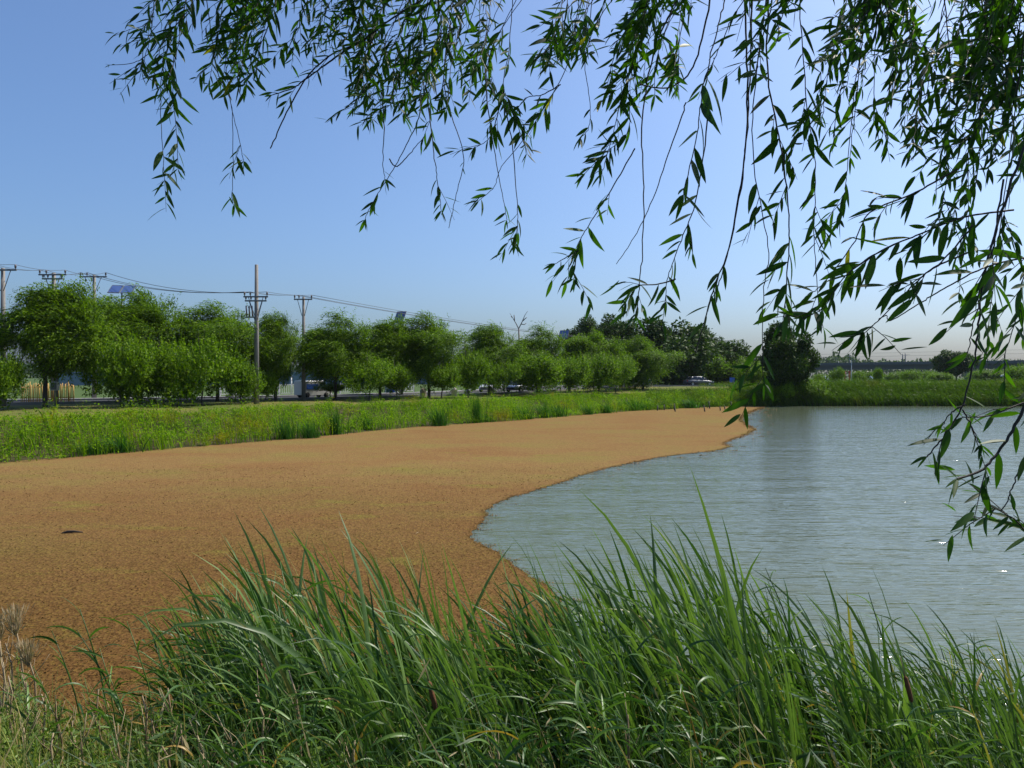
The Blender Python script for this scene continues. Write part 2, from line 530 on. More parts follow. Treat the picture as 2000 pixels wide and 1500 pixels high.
def ground_z(x, y):
    x = np.asarray(x, float); y = np.asarray(y, float)
    d = pond_sd(x, y)
    G = 1.4 + 0.38 * sstep(y, 78, 104)
    wdt = np.where(x > 30, 4.0, 8.5)
    far = G * sstep(d / wdt, -0.05, 1.0)
    near = 1.72 * sstep(d / 5.2, -0.05, 1.0)
    k = sstep(y, 10, 18)
    z = near * (1 - k) + far * k
    z = z + (vnoise(x * 0.7, y * 0.7, 3) - 0.5) * 0.10 * sstep(d, 0.5, 4)
    return np.where(d < 0, np.maximum(-1.3, d * 0.5), z)

def gz(x, y):
    return float(ground_z(np.array([x]), np.array([y]))[0])

def axis(a, b, fine, grow):
    out = [0.0]; s = fine
    while out[-1] < b: out.append(out[-1] + s); s *= grow
    neg = [0.0]; s = fine
    while neg[-1] < -a: neg.append(neg[-1] + s); s *= grow
    return np.array([-q for q in neg[:0:-1]] + out)
gx = axis(-900, 900, 0.45, 1.021)
gy = axis(-60, 900, 0.45, 1.014)
GX, GY = np.meshgrid(gx, gy)
GZ = ground_z(GX, GY)
nx, ny = len(gx), len(gy)
idx = np.arange(nx * ny).reshape(ny, nx)
quads = np.stack([idx[:-1, :-1].ravel(), idx[:-1, 1:].ravel(), idx[1:, 1:].ravel(), idx[1:, :-1].ravel()], 1)
tag(link('ground', np_mesh('ground', np.stack([GX.ravel(), GY.ravel(), GZ.ravel()], 1), [quads], M['ground'], True)), kind='structure')

wb = MB().add([(-60, 2.5, 0), (170, 2.5, 0), (170, 84, 0), (-60, 84, 0)], [(0, 1, 2, 3)])
tag(wb.build('water', M['water']), kind='structure')

def ribbon(line, w0, w1, z_off, name, m, thick=0.0, step=1.0):
    """strip following a ground line between two offsets to its left (towards the far side)."""
    pts = [Vector((a, b)) for a, b in line]
    dense = []
    for a, b in zip(pts[:-1], pts[1:]):
        n = max(1, int((b - a).length / step))
        for i in range(n): dense.append(a.lerp(b, i / n))
    dense.append(pts[-1])
    for _ in range(12):
        dense = [dense[0]] + [(dense[i - 1] + dense[i] * 2 + dense[i + 1]) / 4 for i in range(1, len(dense) - 1)] + [dense[-1]]
    v, f = [], []
    for i, p in enumerate(dense):
        t = (dense[min(i + 1, len(dense) - 1)] - dense[max(i - 1, 0)]).normalized()
        nn = Vector((-t.y, t.x))
        mid = p + nn * ((w0 + w1) / 2)
        z = ROADZ(mid.x, mid.y) + z_off
        for k in (w0, w1):
            q = p + nn * k
            v += [(q.x, q.y, z - thick), (q.x, q.y, z)]
    for i in range(len(dense) - 1):
        a = i * 4; b = a + 4
        f.append((a + 1, a + 3, b + 3, b + 1))
        if thick:
            f += [(a, a + 1, b + 1, b), (a + 3, a + 2, b + 2, b + 3)]
    return tag(MB().add(v, f).build(name, m), kind='structure')

def ROADZ(x, y):
    return 1.4 + 0.38 * float(sstep(np.array([y]), 78, 104)[0]) + 0.06
ROAD = [(-70, 36), (-48, 41), (-33, 47), (-19, 56), (-8, 67), (0, 78.5), (9, 92), (17, 102), (28, 109), (50, 116), (90, 124), (160, 132)]
ribbon(ROAD, 0.0, 0.25, 0.12, 'kerb', M['kerb'], 0.3)
ribbon(ROAD, 0.25, 7.2, 0.0, 'road', M['asphalt'], 0.0)
ribbon(ROAD, 7.2, 7.45, 0.12, 'kerb', M['kerb'], 0.3)
ribbon(ROAD, 7.45, 9.6, 0.10, 'pavement', M['kerb'], 0.3)
ribbon(ROAD, 3.65, 3.8, 0.005, 'road_marking', M['marking'], 0.0)

def road_pt(px, off=0.0):
    """point beside the road as seen at picture column px; off metres to the far side of its near edge."""
    best = None
    for (a, b), (c, d) in zip(ROAD[:-1], ROAD[1:]):
        t = Vector((c - a, d - b)).normalized(); nn = Vector((-t.y, t.x))
        for k in range(200):
            q = Vector((a, b)).lerp(Vector((c, d)), k / 200) + nn * off
            if q.y <= 1: continue
            e = abs(1000 + FOC * q.x / q.y - px)
            if best is None or e < best[0]: best = (e, q, t)
    return best[1], best[2]

# duckweed: the brown mat over the left half of the pond
def at_water(px, py): 
    Y = EYE * FOC / (py - HOR)
    return ((px - 1000) / FOC * Y, Y)
EDGE = [at_water(*q) for q in [(1492, 794.2), (1478, 800), (1462, 806), (1449, 814), (1447, 819), (1456, 829), (1474, 839), (1462, 846), (1436, 856), (1413, 866),
        (1424, 872), (1405, 879), (1345, 886), (1290, 893), (1222, 906), (1160, 921), (1095, 942), (1040, 960), (1000, 970), (965, 985),
        (946, 998), (950, 1006), (943, 1018), (925, 1036), (914, 1052), (935, 1062), (958, 1073), (985, 1089), (1010, 1106),
        (1040, 1130), (1068, 1144), (1090, 1162), (1110, 1190), (1118, 1230), (1105, 1280), (1090, 1340)]]
edge = []
for i in range(len(EDGE) - 1):
    a, b = np.array(EDGE[i]), np.array(EDGE[i + 1])
    n = max(2, int(np.linalg.norm(b - a) / 0.10))
    t = np.linspace(0, 1, n, endpoint=False)
    edge += [tuple(a + (b - a) * q) for q in t]
edge = np.array(edge)
for _ in range(10):
    edge[1:-1] = (edge[:-2] + 2 * edge[1:-1] + edge[2:]) / 4
amp = 0.010 + 0.0022 * edge[:, 1]
edge[:, 0] += (vnoise(edge[:, 0] * 5, edge[:, 1] * 5, 1) - .5) * amp * 2.4 + rng.normal(0, 1, len(edge)) * amp * 0.45
edge[:, 1] += (vnoise(edge[:, 0] * 5, edge[:, 1] * 5, 2) - .5) * amp * 2.4 + rng.normal(0, 1, len(edge)) * amp * 0.45
outer = [(-3, 5.7), (-6, 6.2), (-14, 6.6), (-30, 7.5), (-37, 12)] + [(x - 1.0, y + 0.8) for x, y in LEFT[1:]]
poly = [tuple(p) for p in edge] + outer
from mathutils.geometry import delaunay_2d_cdt
cv_, _, cf_, _, _, _ = delaunay_2d_cdt([Vector(q) for q in poly], [], [list(range(len(poly)))], 1, 1e-5)
pv = np.array([(q.x, q.y, 0.006) for q in cv_])
pt = np.array([list(q) for q in cf_ if len(q) == 3])
# make all face up
def up_tris(v, t):
    a = np.cross(v[t[:, 1]] - v[t[:, 0]], v[t[:, 2]] - v[t[:, 0]])[:, 2]
    t = t.copy(); s = a < 0
    t[s] = t[s][:, ::-1]
    return t
pt = up_tris(pv, pt)
def in_poly(x, y, poly):
    ins = np.zeros(len(x), bool); q = np.array(poly)
    for (ax, ay), (bx, by) in zip(q, np.roll(q, -1, 0)):
        c = (ay > y) != (by > y)
        if not c.any(): continue
        ins ^= c & (x < ax + (y - ay) * (bx - ax) / ((by - ay) or 1e-9))
    return ins
# fronds standing a little proud of the mat near the camera
nf = 90000
fy = 6.2 * (26.0 / 6.2) ** (rng.random(nf) ** 1.25)
fx = (rng.random(nf) * 2 - 1) * 0.76 * fy
ok = in_poly(fx, fy, poly)
fx, fy = fx[ok], fy[ok]
# plus loose fronds along the edge, some adrift on the water
ei = rng.integers(0, len(edge), 9000)
ex = edge[ei, 0] + rng.normal(0, 1, 9000) * (0.04 + 0.001 * edge[ei, 1]); ey = edge[ei, 1] + rng.normal(0, 1, 9000) * (0.04 + 0.001 * edge[ei, 1])
fx = np.concatenate([fx, ex]); fy = np.concatenate([fy, ey]); nf = len(fx)
for _ in range(90):
    i_ = int(rng.integers(20, len(edge) - 5)); k_ = int(rng.integers(6, 40)); off = 0.04 + rng.random() ** 2 * (.25 + .03 * edge[i_, 1])
    cx_, cy_ = edge[i_, 0] + off * .8, edge[i_, 1] - off * .5
    fx = np.concatenate([fx, cx_ + rng.normal(0, .10, k_)]); fy = np.concatenate([fy, cy_ + rng.normal(0, .035, k_)])
nf = len(fx)
fs = (0.006 + 0.010 * rng.random(nf)) * (0.7 + 0.05 * fy)
ang = rng.random(nf) * 6.283
tl = rng.normal(0, 0.24, (nf, 2))
ux = np.stack([np.cos(ang), np.sin(ang), tl[:, 0]], 1) * fs[:, None]
uy = np.stack([-np.sin(ang), np.cos(ang), tl[:, 1]], 1) * fs[:, None] * 0.7
c = np.stack([fx, fy, 0.010 + 0.014 * rng.random(nf)], 1)
fv = np.stack([c - ux, c - uy * 0.9, c + ux, c + uy], 1).reshape(-1, 3)
fq = np.arange(nf * 4).reshape(-1, 4) + len(pv)
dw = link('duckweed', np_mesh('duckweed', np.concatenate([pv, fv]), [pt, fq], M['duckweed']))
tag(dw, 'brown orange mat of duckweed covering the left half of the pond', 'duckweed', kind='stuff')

# ------------------------------------------------------------------ blade and leaf generators
def blades(base, height, width, lean, bend, seed_az=None, face=None, segs=2):
    """many grass blades as one array: base (n,3), lean = horizontal unit vectors * amount, bend 0..1."""
    n = len(base)
    height = np.broadcast_to(height, n); width = np.broadcast_to(width, n); bend = np.broadcast_to(bend, n)
    az = rng.random(n) * 6.283 if face is None else face
    wv = np.stack([np.cos(az), np.sin(az), np.zeros(n)], 1)
    V = []
    for s in range(segs + 1):
        t = s / segs
        cpos = base + np.stack([lean[:, 0] * (t ** 1.7), lean[:, 1] * (t ** 1.7), t * (1 - 0.35 * bend * t)], 1) * height[:, None]
        if s < segs:
            ww = width * (1 - 0.55 * t * t) * 0.5
            V += [cpos - wv * ww[:, None], cpos + wv * ww[:, None]]
        else:
            V.append(cpos)
    k = 2 * segs + 1
    V = np.stack(V, 1).reshape(-1, 3)
    o = np.arange(n)[:, None] * k
    Q = []
    for s in range(segs - 1):
        Q.append(o + np.array([2 * s, 2 * s + 1, 2 * s + 3, 2 * s + 2]))
    Q = np.concatenate(Q) if Q else np.zeros((0, 4), int)
    T = o + np.array([2 * segs - 2, 2 * segs - 1, 2 * segs])
    return V, Q, T

def leafquads(c, d, nrm, L, W):
    """rhombic leaves folded along the midrib: 4 verts, two triangles each."""
    d = norm(d); s = norm(np.cross(d, nrm)); u = np.cross(s, d)
    L = np.broadcast_to(L, len(c))[:, None]; W = np.broadcast_to(W, len(c))[:, None]
    a = c; t = c + d * L
    m = c + d * L * 0.45 - u * W * 0.15
    V = np.stack([a, m + s * W * .5 + u * W * .2, t, m - s * W * .5 + u * W * .2], 1).reshape(-1, 3)
    o = np.arange(len(c))[:, None] * 4
    return V, np.concatenate([o + np.array([0, 1, 2]), o + np.array([0, 2, 3])])

def merge(parts):
    V, F3, F4, b = [], [], [], 0
    for v, q, t in parts:
        V.append(v)
        if len(q): F4.append(q + b)
        if len(t): F3.append(t + b)
        b += len(v)
    fl = []
    if F4: fl.append(np.concatenate(F4))
    if F3: fl.append(np.concatenate(F3))
    return np.concatenate(V), fl

# ------------------------------------------------------------------ bank plants across the water (uncountable: stuff)
def left_bank():
    n = 230000
    x = rng.uniform(-38, 29, n); y = rng.uniform(16, 92, n)
    d = pond_sd(x, y)
    vis = (np.abs(x) < 0.76 * y) & (d > -0.25) & (d < 9.3) & (x < 28.5)
    x, y, d = x[vis], y[vis], d[vis]
    z = np.maximum(ground_z(x, y), -0.05)
    pn = vnoise(x * 0.55, y * 0.55, 5); p2 = vnoise(x * 1.6, y * 1.6, 6)
    edge_fade = 1 - sstep(d + 2.0 * (pn - .5), 4.6, 7.6)
    h = (0.30 + 1.0 * pn * (0.45 + p2)) * edge_fade
    p3 = vnoise(x * 2.6, y * 2.6, 31)
    h = h * (0.40 + 1.25 * p3 * p3 + .25 * pn)
    keep = (h > 0.06) & (rng.random(len(x)) < 0.15 + 1.1 * p2 * p3 + 0.3 * pn)
    x, y, z, h, d = x[keep], y[keep], z[keep], h[keep], d[keep]
    h = h * rng.uniform(0.6, 1.25, len(x))
    b = np.stack([x, y, z - 0.03], 1)
    lean = np.stack([rng.normal(-0.22, 0.22, len(x)), rng.normal(0, 0.2, len(x))], 1)
    V1 = blades(b, h, rng.uniform(0.018, 0.04, len(x)), lean, rng.random(len(x)))
    # broad-leaved weeds: leaves spread up a stem
    m = 90000
    i = rng.integers(0, len(x), m)
    pos = b[i] + np.stack([rng.normal(0, .08, m), rng.normal(0, .08, m), h[i] * rng.uniform(0.35, 1.0, m)], 1)
    dr = norm(np.stack([rng.normal(0, 1, m), rng.normal(0, 1, m), rng.normal(0.3, .5, m)], 1))
    nr = norm(np.stack([rng.normal(0, .5, m), rng.normal(0, .5, m), np.ones(m)], 1))
    v, t = leafquads(pos, dr, nr, rng.uniform(.07, .16, m), rng.uniform(.03, .07, m))
    V, F = merge([V1, (v, np.zeros((0, 4), int), t)])
    o = link('bank_plants', np_mesh('bank_plants', V, F, M['bank']))
    tag(o, 'bright green weeds and grass along the left bank above the duckweed', 'bank plants', kind='stuff')
    # mown strip
    n = 90000
    x = rng.uniform(-40, 32, n); y = rng.uniform(26, 110, n); d = pond_sd(x, y)
    vis = (np.abs(x) < 0.76 * y) & (d > 4.0) & (d < 17)
    x, y = x[vis], y[vis]
    b = np.stack([x, y, ground_z(x, y) - 0.01], 1)
    V1 = blades(b, rng.uniform(0.04, 0.13, len(x)), rng.uniform(.02, .035, len(x)), rng.normal(0, .5, (len(x), 2)), 0.5, segs=1)
    V, F = merge([V1])
    tag(link('mown_grass', np_mesh('mown_grass', V, F, M['mown'])), 'short dry mown grass strip under the row of trees', 'grass', kind='stuff')
left_bank()

def reed_mass(name, label, inside, n, box, hlo, hhi, mt, lean_m=-0.45):
    x = rng.uniform(box[0], box[1], n); y = rng.uniform(box[2], box[3], n)
    d = pond_sd(x, y)
    k = inside(x, y, d)
    x, y, d = x[k], y[k], d[k]
    z = np.maximum(ground_z(x, y), -0.1)
    pn = vnoise(x * 0.5, y * 0.5, 11); p2 = vnoise(x * 1.5, y * 1.5, 12)
    h = (hlo + (hhi - hlo) * (0.6 * pn + 0.4 * p2)) * rng.uniform(.55, 1.1, len(x))
    b = np.stack([x, y, z - .05], 1)
    lean = np.stack([rng.normal(lean_m, .2, len(x)), rng.normal(0, .18, len(x))], 1)
    V1 = blades(b, h, rng.uniform(.035, .07, len(x)), lean, rng.random(len(x)), segs=3)
    m = len(x) * 2
    i = rng.integers(0, len(x), m)
    t = rng.uniform(.3, 1, m)
    pos = b[i] + np.stack([lean[i, 0] * t ** 1.7, lean[i, 1] * t ** 1.7, t * .9], 1) * h[i][:, None]
    dr = norm(np.stack([rng.normal(-.7, .5, m), rng.normal(0, .5, m), rng.normal(.25, .5, m)], 1))
    nr = norm(rng.normal(0, 1, (m, 3)) + np.array([0, 0, .6]))
    v, tt = leafquads(pos, dr, nr, rng.uniform(.25, .5, m), rng.uniform(.03, .06, m))
    V, F = merge([V1, (v, np.zeros((0, 4), int), tt)])
    tag(link(name, np_mesh(name, V, F, mt)), label, 'reeds', kind='stuff')
reed_mass('far_reeds', 'dense band of leaning reeds along the far bank right of the round tree', lambda x, y, d: (d > -.3) & (d < 6.5) & (x > 27), 26000, (27, 82, 79, 88), 1.3, 2.1, M['reed_far'])
reed_mass('corner_reeds', 'tall leaning green reeds in the far left corner of the pond', lambda x, y, d: (d > -.3) & (d < 8) & (x > 13 + (y - 72) * .3), 16000, (14, 32, 70, 92), 0.35, 0.95, M['reed_far'])

# ------------------------------------------------------------------ trees
def willow_crown(seed, n_br=150, rx=1.0, rz=1.0, leaf=(0.11, 0.19)):
    """crown of a wind-swept willow, unit-ish size: about 4.4 wide and 4.6 high, centre at 0."""
    r = np.random.default_rng(seed)
    C, D, L = [], [], []
    lobes = [(r.normal(0, .7), r.normal(0, .7), r.normal(.05, .7), r.uniform(1.0, 1.4)) for _ in range(8)] + [(0, 0, 0, 1.7), (-.3, 0, 1.2, 1.2), (.4, 0, .6, 1.3)]
    for i in range(n_br):
        lx, ly, lz, lr = lobes[r.integers(0, len(lobes))]
        dv = r.normal(0, 1, 3); dv /= np.linalg.norm(dv)
        rad = lr * r.uniform(.45, 1.0) ** .6
        p = np.array([lx, ly, lz]) + dv * rad * np.array([.95, .95, .95])
        p *= np.array([rx, rx, rz])
        out = p / (np.linalg.norm(p) + 1e-6)
        for s in range(46):
            q = p + r.normal(0, .17, 3)
            v = out * .55 + np.array([-.55, 0, .42]) + r.normal(0, .28, 3)
            v /= np.linalg.norm(v)
            n = int(r.integers(9, 17)); step = .075
            for k in range(n):
                q = q + v * step
                v = v + np.array([-.035, 0, -.16]) * (0.6 + .6 * r.random()); v /= np.linalg.norm(v)
                C.append(q + r.normal(0, .03, 3)); D.append(v + r.normal(0, .45, 3)); L.append(r.uniform(*leaf))
    C = np.array(C); D = norm(np.array(D)); L = np.array(L)
    nr = norm(r.normal(0, .55, (len(C), 3)) + norm(C) * .55 + np.array([0, 0, .75]))
    v, t = leafquads(C, D, nr, L, L * r.uniform(.24, .36, len(C)))
    return np_mesh('willow_crown', v, [t], M['willow_far'])

def shrub_crown(seed, n_sh=1000, m='shrub', leaf=(.08, .14), spiky=1.0, lobes_n=8):
    """bushy crown of upright leafy shoots, about 2.2 wide and 2 high, base at 0."""
    r = np.random.default_rng(seed)
    C, D, L = [], [], []
    lobes = [(r.normal(0, .5), r.normal(0, .5), r.uniform(.55, 1.3), r.uniform(.35, .65)) for _ in range(lobes_n)]
    for i in range(n_sh):
        lx, ly, lz, lr = lobes[r.integers(0, len(lobes))]
        dv = r.normal(0, 1, 3); dv /= np.linalg.norm(dv)
        q = np.array([lx, ly, lz]) + dv * lr * r.uniform(.3, 1) ** .5
        v = dv * .6 + np.array([-.12, 0, .75 * spiky]) + r.normal(0, .25, 3); v /= np.linalg.norm(v)
        for k in range(int(r.integers(10, 20))):
            q = q + v * .032
            a = r.normal(0, 1, 3); a -= v * a.dot(v)
            C.append(q); D.append(v * .5 + a * .8); L.append(r.uniform(*leaf) * (1 - .02 * k))
    C = np.array(C); D = norm(np.array(D)); L = np.array(L)
    nr = norm(r.normal(0, .5, (len(C), 3)) + norm(C - np.array([0, 0, .9])) * .5 + np.array([0, 0, .7]))
    v, t = leafquads(C, D, nr, L, L * r.uniform(.4, .6, len(C)))
    return np_mesh('shrub_crown', v, [t], M[m])

def broad_crown(seed, n_cl=420, m='poplar', leaf=(.17, .30), rx=2.2, rz=2.4, dens=420):
    """dense broadleaf crown in knobbly clumps, centre at 0."""
    r = np.random.default_rng(seed)
    C, D, L = [], [], []
    cl = []
    for i in range(46):
        dv = r.normal(0, 1, 3); dv /= np.linalg.norm(dv)
        cl.append((dv * np.array([rx, rx, rz]) * r.uniform(.45, .95), r.uniform(.45, .85)))
    for cc, cr_ in cl:
        n = int(dens * cr_)
        dv = norm(r.normal(0, 1, (n, 3)))
        q = cc + dv * (cr_ * r.uniform(.55, 1.05, (n, 1)))
        C.append(q); D.append(dv * .5 + r.normal(0, .7, (n, 3)) + np.array([-.2, 0, -.2])); L.append(r.uniform(*leaf, n))
    C = np.concatenate(C); D = norm(np.concatenate(D)); L = np.concatenate(L)
    nr = norm(r.normal(0, .5, (len(C), 3)) + norm(C) * .6 + np.array([0, 0, .6]))
    v, t = leafquads(C, D, nr, L, L * r.uniform(.4, .6, len(C)))
    return np_mesh('broad_crown', v, [t], M[m])

def trunk_mesh(h, r0, seed, limbs=6, spread=1.2, lean=0.0):
    r = random.Random(seed)
    b = MB()
    pts = [Vector((lean * (t ** 1.5) * h * .2 + r.uniform(-.04, .04), r.uniform(-.04, .04), t * h - .15)) for t in (0, .12, .35, .6, .85, 1)]
    b.tube(pts, [r0 * 1.5, r0 * 1.1, r0, r0 * .9, r0 * .8, r0 * .7], 8)
    for i in range(limbs):
        a = i * 2.4 + r.random(); z0 = h * r.uniform(.65, 1.0)
        p0 = Vector((lean * h * .15, 0, z0)); L = spread * r.uniform(.8, 1.4)
        d = Vector((math.cos(a) * .55, math.sin(a) * .55, .9))
        b.tube([p0, p0 + d * L * .5 + Vector((r.uniform(-.1, .1), r.uniform(-.1, .1), 0)), p0 + d * L + Vector((0, 0, .3))], [r0 * .55, r0 * .35, r0 * .12], 5)
    return b.mesh('trunk', M['bark'])

WC = [willow_crown(s, 110) for s in (1, 2, 3, 4, 5)]
SCR = [shrub_crown(s) for s in (11, 12, 13, 14)]
BC = [broad_crown(s) for s in (21, 22, 23)]
TR = [trunk_mesh(2.2, .13, s) for s in (1, 2, 3)]
TRS = [trunk_mesh(.75, .05, s, 5, .5) for s in (4, 5)]

def willow(px, D, top, bot, wpx, label, v=0, mesh=None, name='willow_tree', flip=False, group='willow trees in a row along the road'):
    x = (px - 1000) / FOC * D
    z0 = gz(x, D)
    zt = EYE + (HOR - top) / FOC * D; zb = EYE + (HOR - bot) / FOC * D
    wd = wpx / FOC * D
    root = empty(name, (x, D, z0))
    tag(root, label, 'tree', group)
    t = link('trunk', TR[v % 3], root)
    s = max(.5, (zb - z0 + .9) / 2.2)
    t.scale = (1.0, 1.0, s)
    cme = mesh or WC[v % 5]
    c = link('crown', cme, root)
    ext = BB[cme.name]
    c.scale = (wd / (ext[1] - ext[0]), wd / (ext[1] - ext[0]), (zt - zb) / (ext[3] - ext[2]))
    c.location = (-(ext[0] + ext[1]) / 2 * c.scale[0], 0, (zt + zb) / 2 - z0 - (ext[2] + ext[3]) / 2 * c.scale[2])
    return root
BB = {}
for me in WC + SCR + BC:
    co = np.empty(len(me.vertices) * 3, np.float32); me.vertices.foreach_get('co', co); co = co.reshape(-1, 3)
    BB[me.name] = (np.percentile(co[:, 0], .6), np.percentile(co[:, 0], 99.4), np.percentile(co[:, 2], .4), np.percentile(co[:, 2], 99.6))

def shrub(px, D, top, wpx, label, v=0, mesh=None, name='shrub', dz=0.0, group='leafy shrubs in front of the willows', base=None):
    x = (px - 1000) / FOC * D
    z0 = gz(x, D)
    zt = EYE + (HOR - top) / FOC * D
    wd = wpx / FOC * D
    root = empty(name, (x, D, z0))
    tag(root, label, 'shrub', group)
    cme = mesh or SCR[v % 4]
    ext = BB[cme.name]
    c = link('crown', cme, root)
    lift = (.25 if D < 55 else .6) if base is None else base
    hh = zt - z0 - lift
    c.scale = (wd / (ext[1] - ext[0]), wd / (ext[1] - ext[0]), hh / (ext[3] - ext[2]))
    c.location = (-(ext[0] + ext[1]) / 2 * c.scale[0], 0, lift - ext[2] * c.scale[2])
    t = link('trunk', TRS[v % 2], root)
    t.scale = (1, 1, max(.6, (lift + .5 * hh) / .75))
    return root

T = [
    (88, 43.5, 556, 725, 200, 'broad willow at the far left in front of the yellow pickets', 0),
    (275, 50, 572, 715, 185, 'willow with a soft round top beside the solar panels', 1),
    (425, 53, 597, 730, 160, 'willow standing just left of the tall pole', 2),
    (538, 56, 616, 735, 108, 'narrow willow between the tall pole and the shorter pole', 3),
    (655, 58, 617, 740, 138, 'willow just right of the shorter pole, dark low side', 4),
    (742, 62, 626, 740, 118, 'willow behind the second from the shorter pole, left of the blue panel', 0),
    (785, 72, 640, 735, 70, 'slim willow half hidden below the blue solar panel', 1),
    (838, 64, 617, 735, 124, 'tallest mid row willow with peaks leaning left, right of the blue panel', 2),
    (955, 74, 638, 742, 112, 'willow behind the white parked car', 3),
    (1050, 78, 641, 745, 100, 'willow under the bare dead branches', 4),
    (1112, 84, 660, 745, 84, 'low willow below the small blue panel', 0),
    (1170, 86, 652, 745, 118, 'bright topped willow before the tall dark poplars', 1),
    (1256, 92, 662, 748, 100, 'dark shaded willow beside the white lamp post', 2),
]
for i, (px, D, top, bot, wpx, lab, v) in enumerate(T):
    willow(px, D, top, bot + 10, wpx * (1.0 if px in (538, 655) else 1.12), lab, v)
B = [
    (1140, 118, 620, 690, 60, 'tall dark poplar, left one of the pair rising behind the row', 0),
    (1198, 116, 617, 700, 74, 'tall dark poplar, right one of the pair rising behind the row', 1),
    (1312, 118, 625, 745, 120, 'big rounded dark tree behind the grey car', 2),
    (1352, 130, 640, 745, 90, 'dark tree rising right behind the grey car roof', 0),
    (1392, 132, 655, 745, 100, 'sloping dark tree between the grey car and the far pole', 1),
    (1450, 126, 688, 748, 84, 'low dark tree under the far utility pole', 2),
]
for px, D, top, bot, wpx, lab, v in B:
    willow(px, D, top, bot + 8, wpx * 1.3, lab, v, BC[v], 'poplar_tree', group='dark broadleaf trees behind the road')
S = [
    (-8, 40.5, 690, 110, 'bright shrub cut by the left edge of the picture', 0, None),
    (235, 44, 655, 150, 'large bright shrub right of the yellow pickets', 1, None),
    (318, 46, 668, 120, 'shrub in the middle of the left shrub group', 3, None),
    (395, 47, 655, 150, 'large shrub left of the tall pole', 2, None),
    (470, 49.5, 700, 84, 'small shrub at the foot of the tall pole', 3, None),
    (520, 54, 720, 50, 'low rounded shrub behind the tall pole', 0, None),
    (645, 60, 748, 66, 'low dark shrub behind the white van', 1, None),
    (722, 57, 700, 110, 'shrub under the willow right of the shorter pole', 2, None),
    (775, 59, 712, 70, 'light green shrub left of the first stone bollard', 3, None),
    (863, 62, 710, 78, 'spiky shrub between the first and second stone bollards', 0, None),
    (914, 64, 688, 90, 'upright spiky shrub with pale shoots left of the white car', 1, None),
    (985, 69, 704, 70, 'thin dark shrub before the white parked car', 2, None),
    (1048, 70, 690, 105, 'shrub with reddish shoots hiding the silver car front', 3, None),
    (1110, 74, 695, 90, 'shrub right of the silver car', 0, None),
    (1160, 77, 690, 90, 'dense shrub below the bright topped willow', 1, None),
    (1203, 80, 700, 66, 'shrub at the right end of the front shrub row', 2, None),
    (1375, 124, 690, 100, 'pale green shrub mass just behind the grey car', 3, None),
    (1428, 126, 698, 90, 'green shrub mass beside the blue sign', 1, None),
    (1470, 96, 705, 80, 'bushy shrub left of the big round tree', 0, None),
]
for px, D, top, wpx, lab, v, me in S:
    shrub(px, D, top, wpx * .98, lab, v)

# big round tree at the pond corner, and the round one across
def big_tree(px, D, top, bot, wpx, label, me):
    x = (px - 1000) / FOC * D
    z0 = max(gz(x, D), 0)
    root = empty('round_tree', (x, D, z0)); tag(root, label, 'tree')
    ext = BB[me.name]
    zt = EYE + (HOR - top) / FOC * D; zb = EYE + (HOR - bot) / FOC * D; wd = wpx / FOC * D
    c = link('crown', me, root)
    c.scale = (wd / (ext[1] - ext[0]), wd / (ext[1] - ext[0]), (zt - zb) / (ext[3] - ext[2]))
    c.location = (0, 0, (zt + zb) / 2 - z0)
    t = link('trunk', TR[0], root); t.scale = (1.5, 1.5, max(.8, (zt - zb) * .4 / 2.2))
bigc = broad_crown(31, leaf=(.17, .30), rx=1.9, rz=2.7, dens=900)
rndc = broad_crown(32, leaf=(.2, .36), rx=2.6, rz=2.0, dens=700)
for me in (bigc, rndc):
    co = np.empty(len(me.vertices) * 3, np.float32); me.vertices.foreach_get('co', co); co = co.reshape(-1, 3)
    BB[me.name] = (co[:, 0].min(), co[:, 0].max(), co[:, 2].min(), co[:, 2].max())
big_tree(1540, 81.8, 630, 792, 118, 'big round dark tree at the pond corner mirrored in the water', bigc)
big_tree(1868, 165, 681, 737, 92, 'dark domed tree before the viaduct at the right', rndc)
shrub(1575, 81.5, 742, 70, 'low bush at the right foot of the big round tree', 0, group='bushes on the far shore', base=.05)
shrub(1508, 80.9, 745, 60, 'low bush at the left foot of the big round tree', 2, group='bushes on the far shore', base=.05)
FB = [(1633, 130, 717, 28, 'slender pointed bush left of the solar lamp', 1), (1680, 150, 724, 36, 'dark low bush right of the solar lamp', 2),
      (1716, 120, 718, 16, 'narrow sapling with a bright top on the far land', 3), (1775, 160, 722, 40, 'dark bush below the twin masts', 0),
      (1745, 180, 726, 50, 'pale rounded bush left of the twin masts', 1), (1815, 190, 724, 40, 'green bush between the twin masts and the domed tree', 2),
      (1935, 170, 722, 60, 'hazy green bush behind the white dome', 3), (1982, 140, 712, 50, 'bright bush at the right end of the far land', 0),
      (1602, 150, 730, 30, 'low green bush beside the blue roof', 2), (1840, 150, 728, 40, 'low bush before the domed tree', 3)]
for px, D, top, wpx, lab, v in FB:
    shrub(px, D, top, wpx, lab, v, group='bushes on the far land', base=.1)

# field plants behind the far reeds
reed_mass('far_field', 'green weeds covering the field behind the far reeds', lambda x, y, d: (d > 5.5), 26000, (28, 150, 85, 200), 0.5, 1.1, M['reed_far'], -.2)

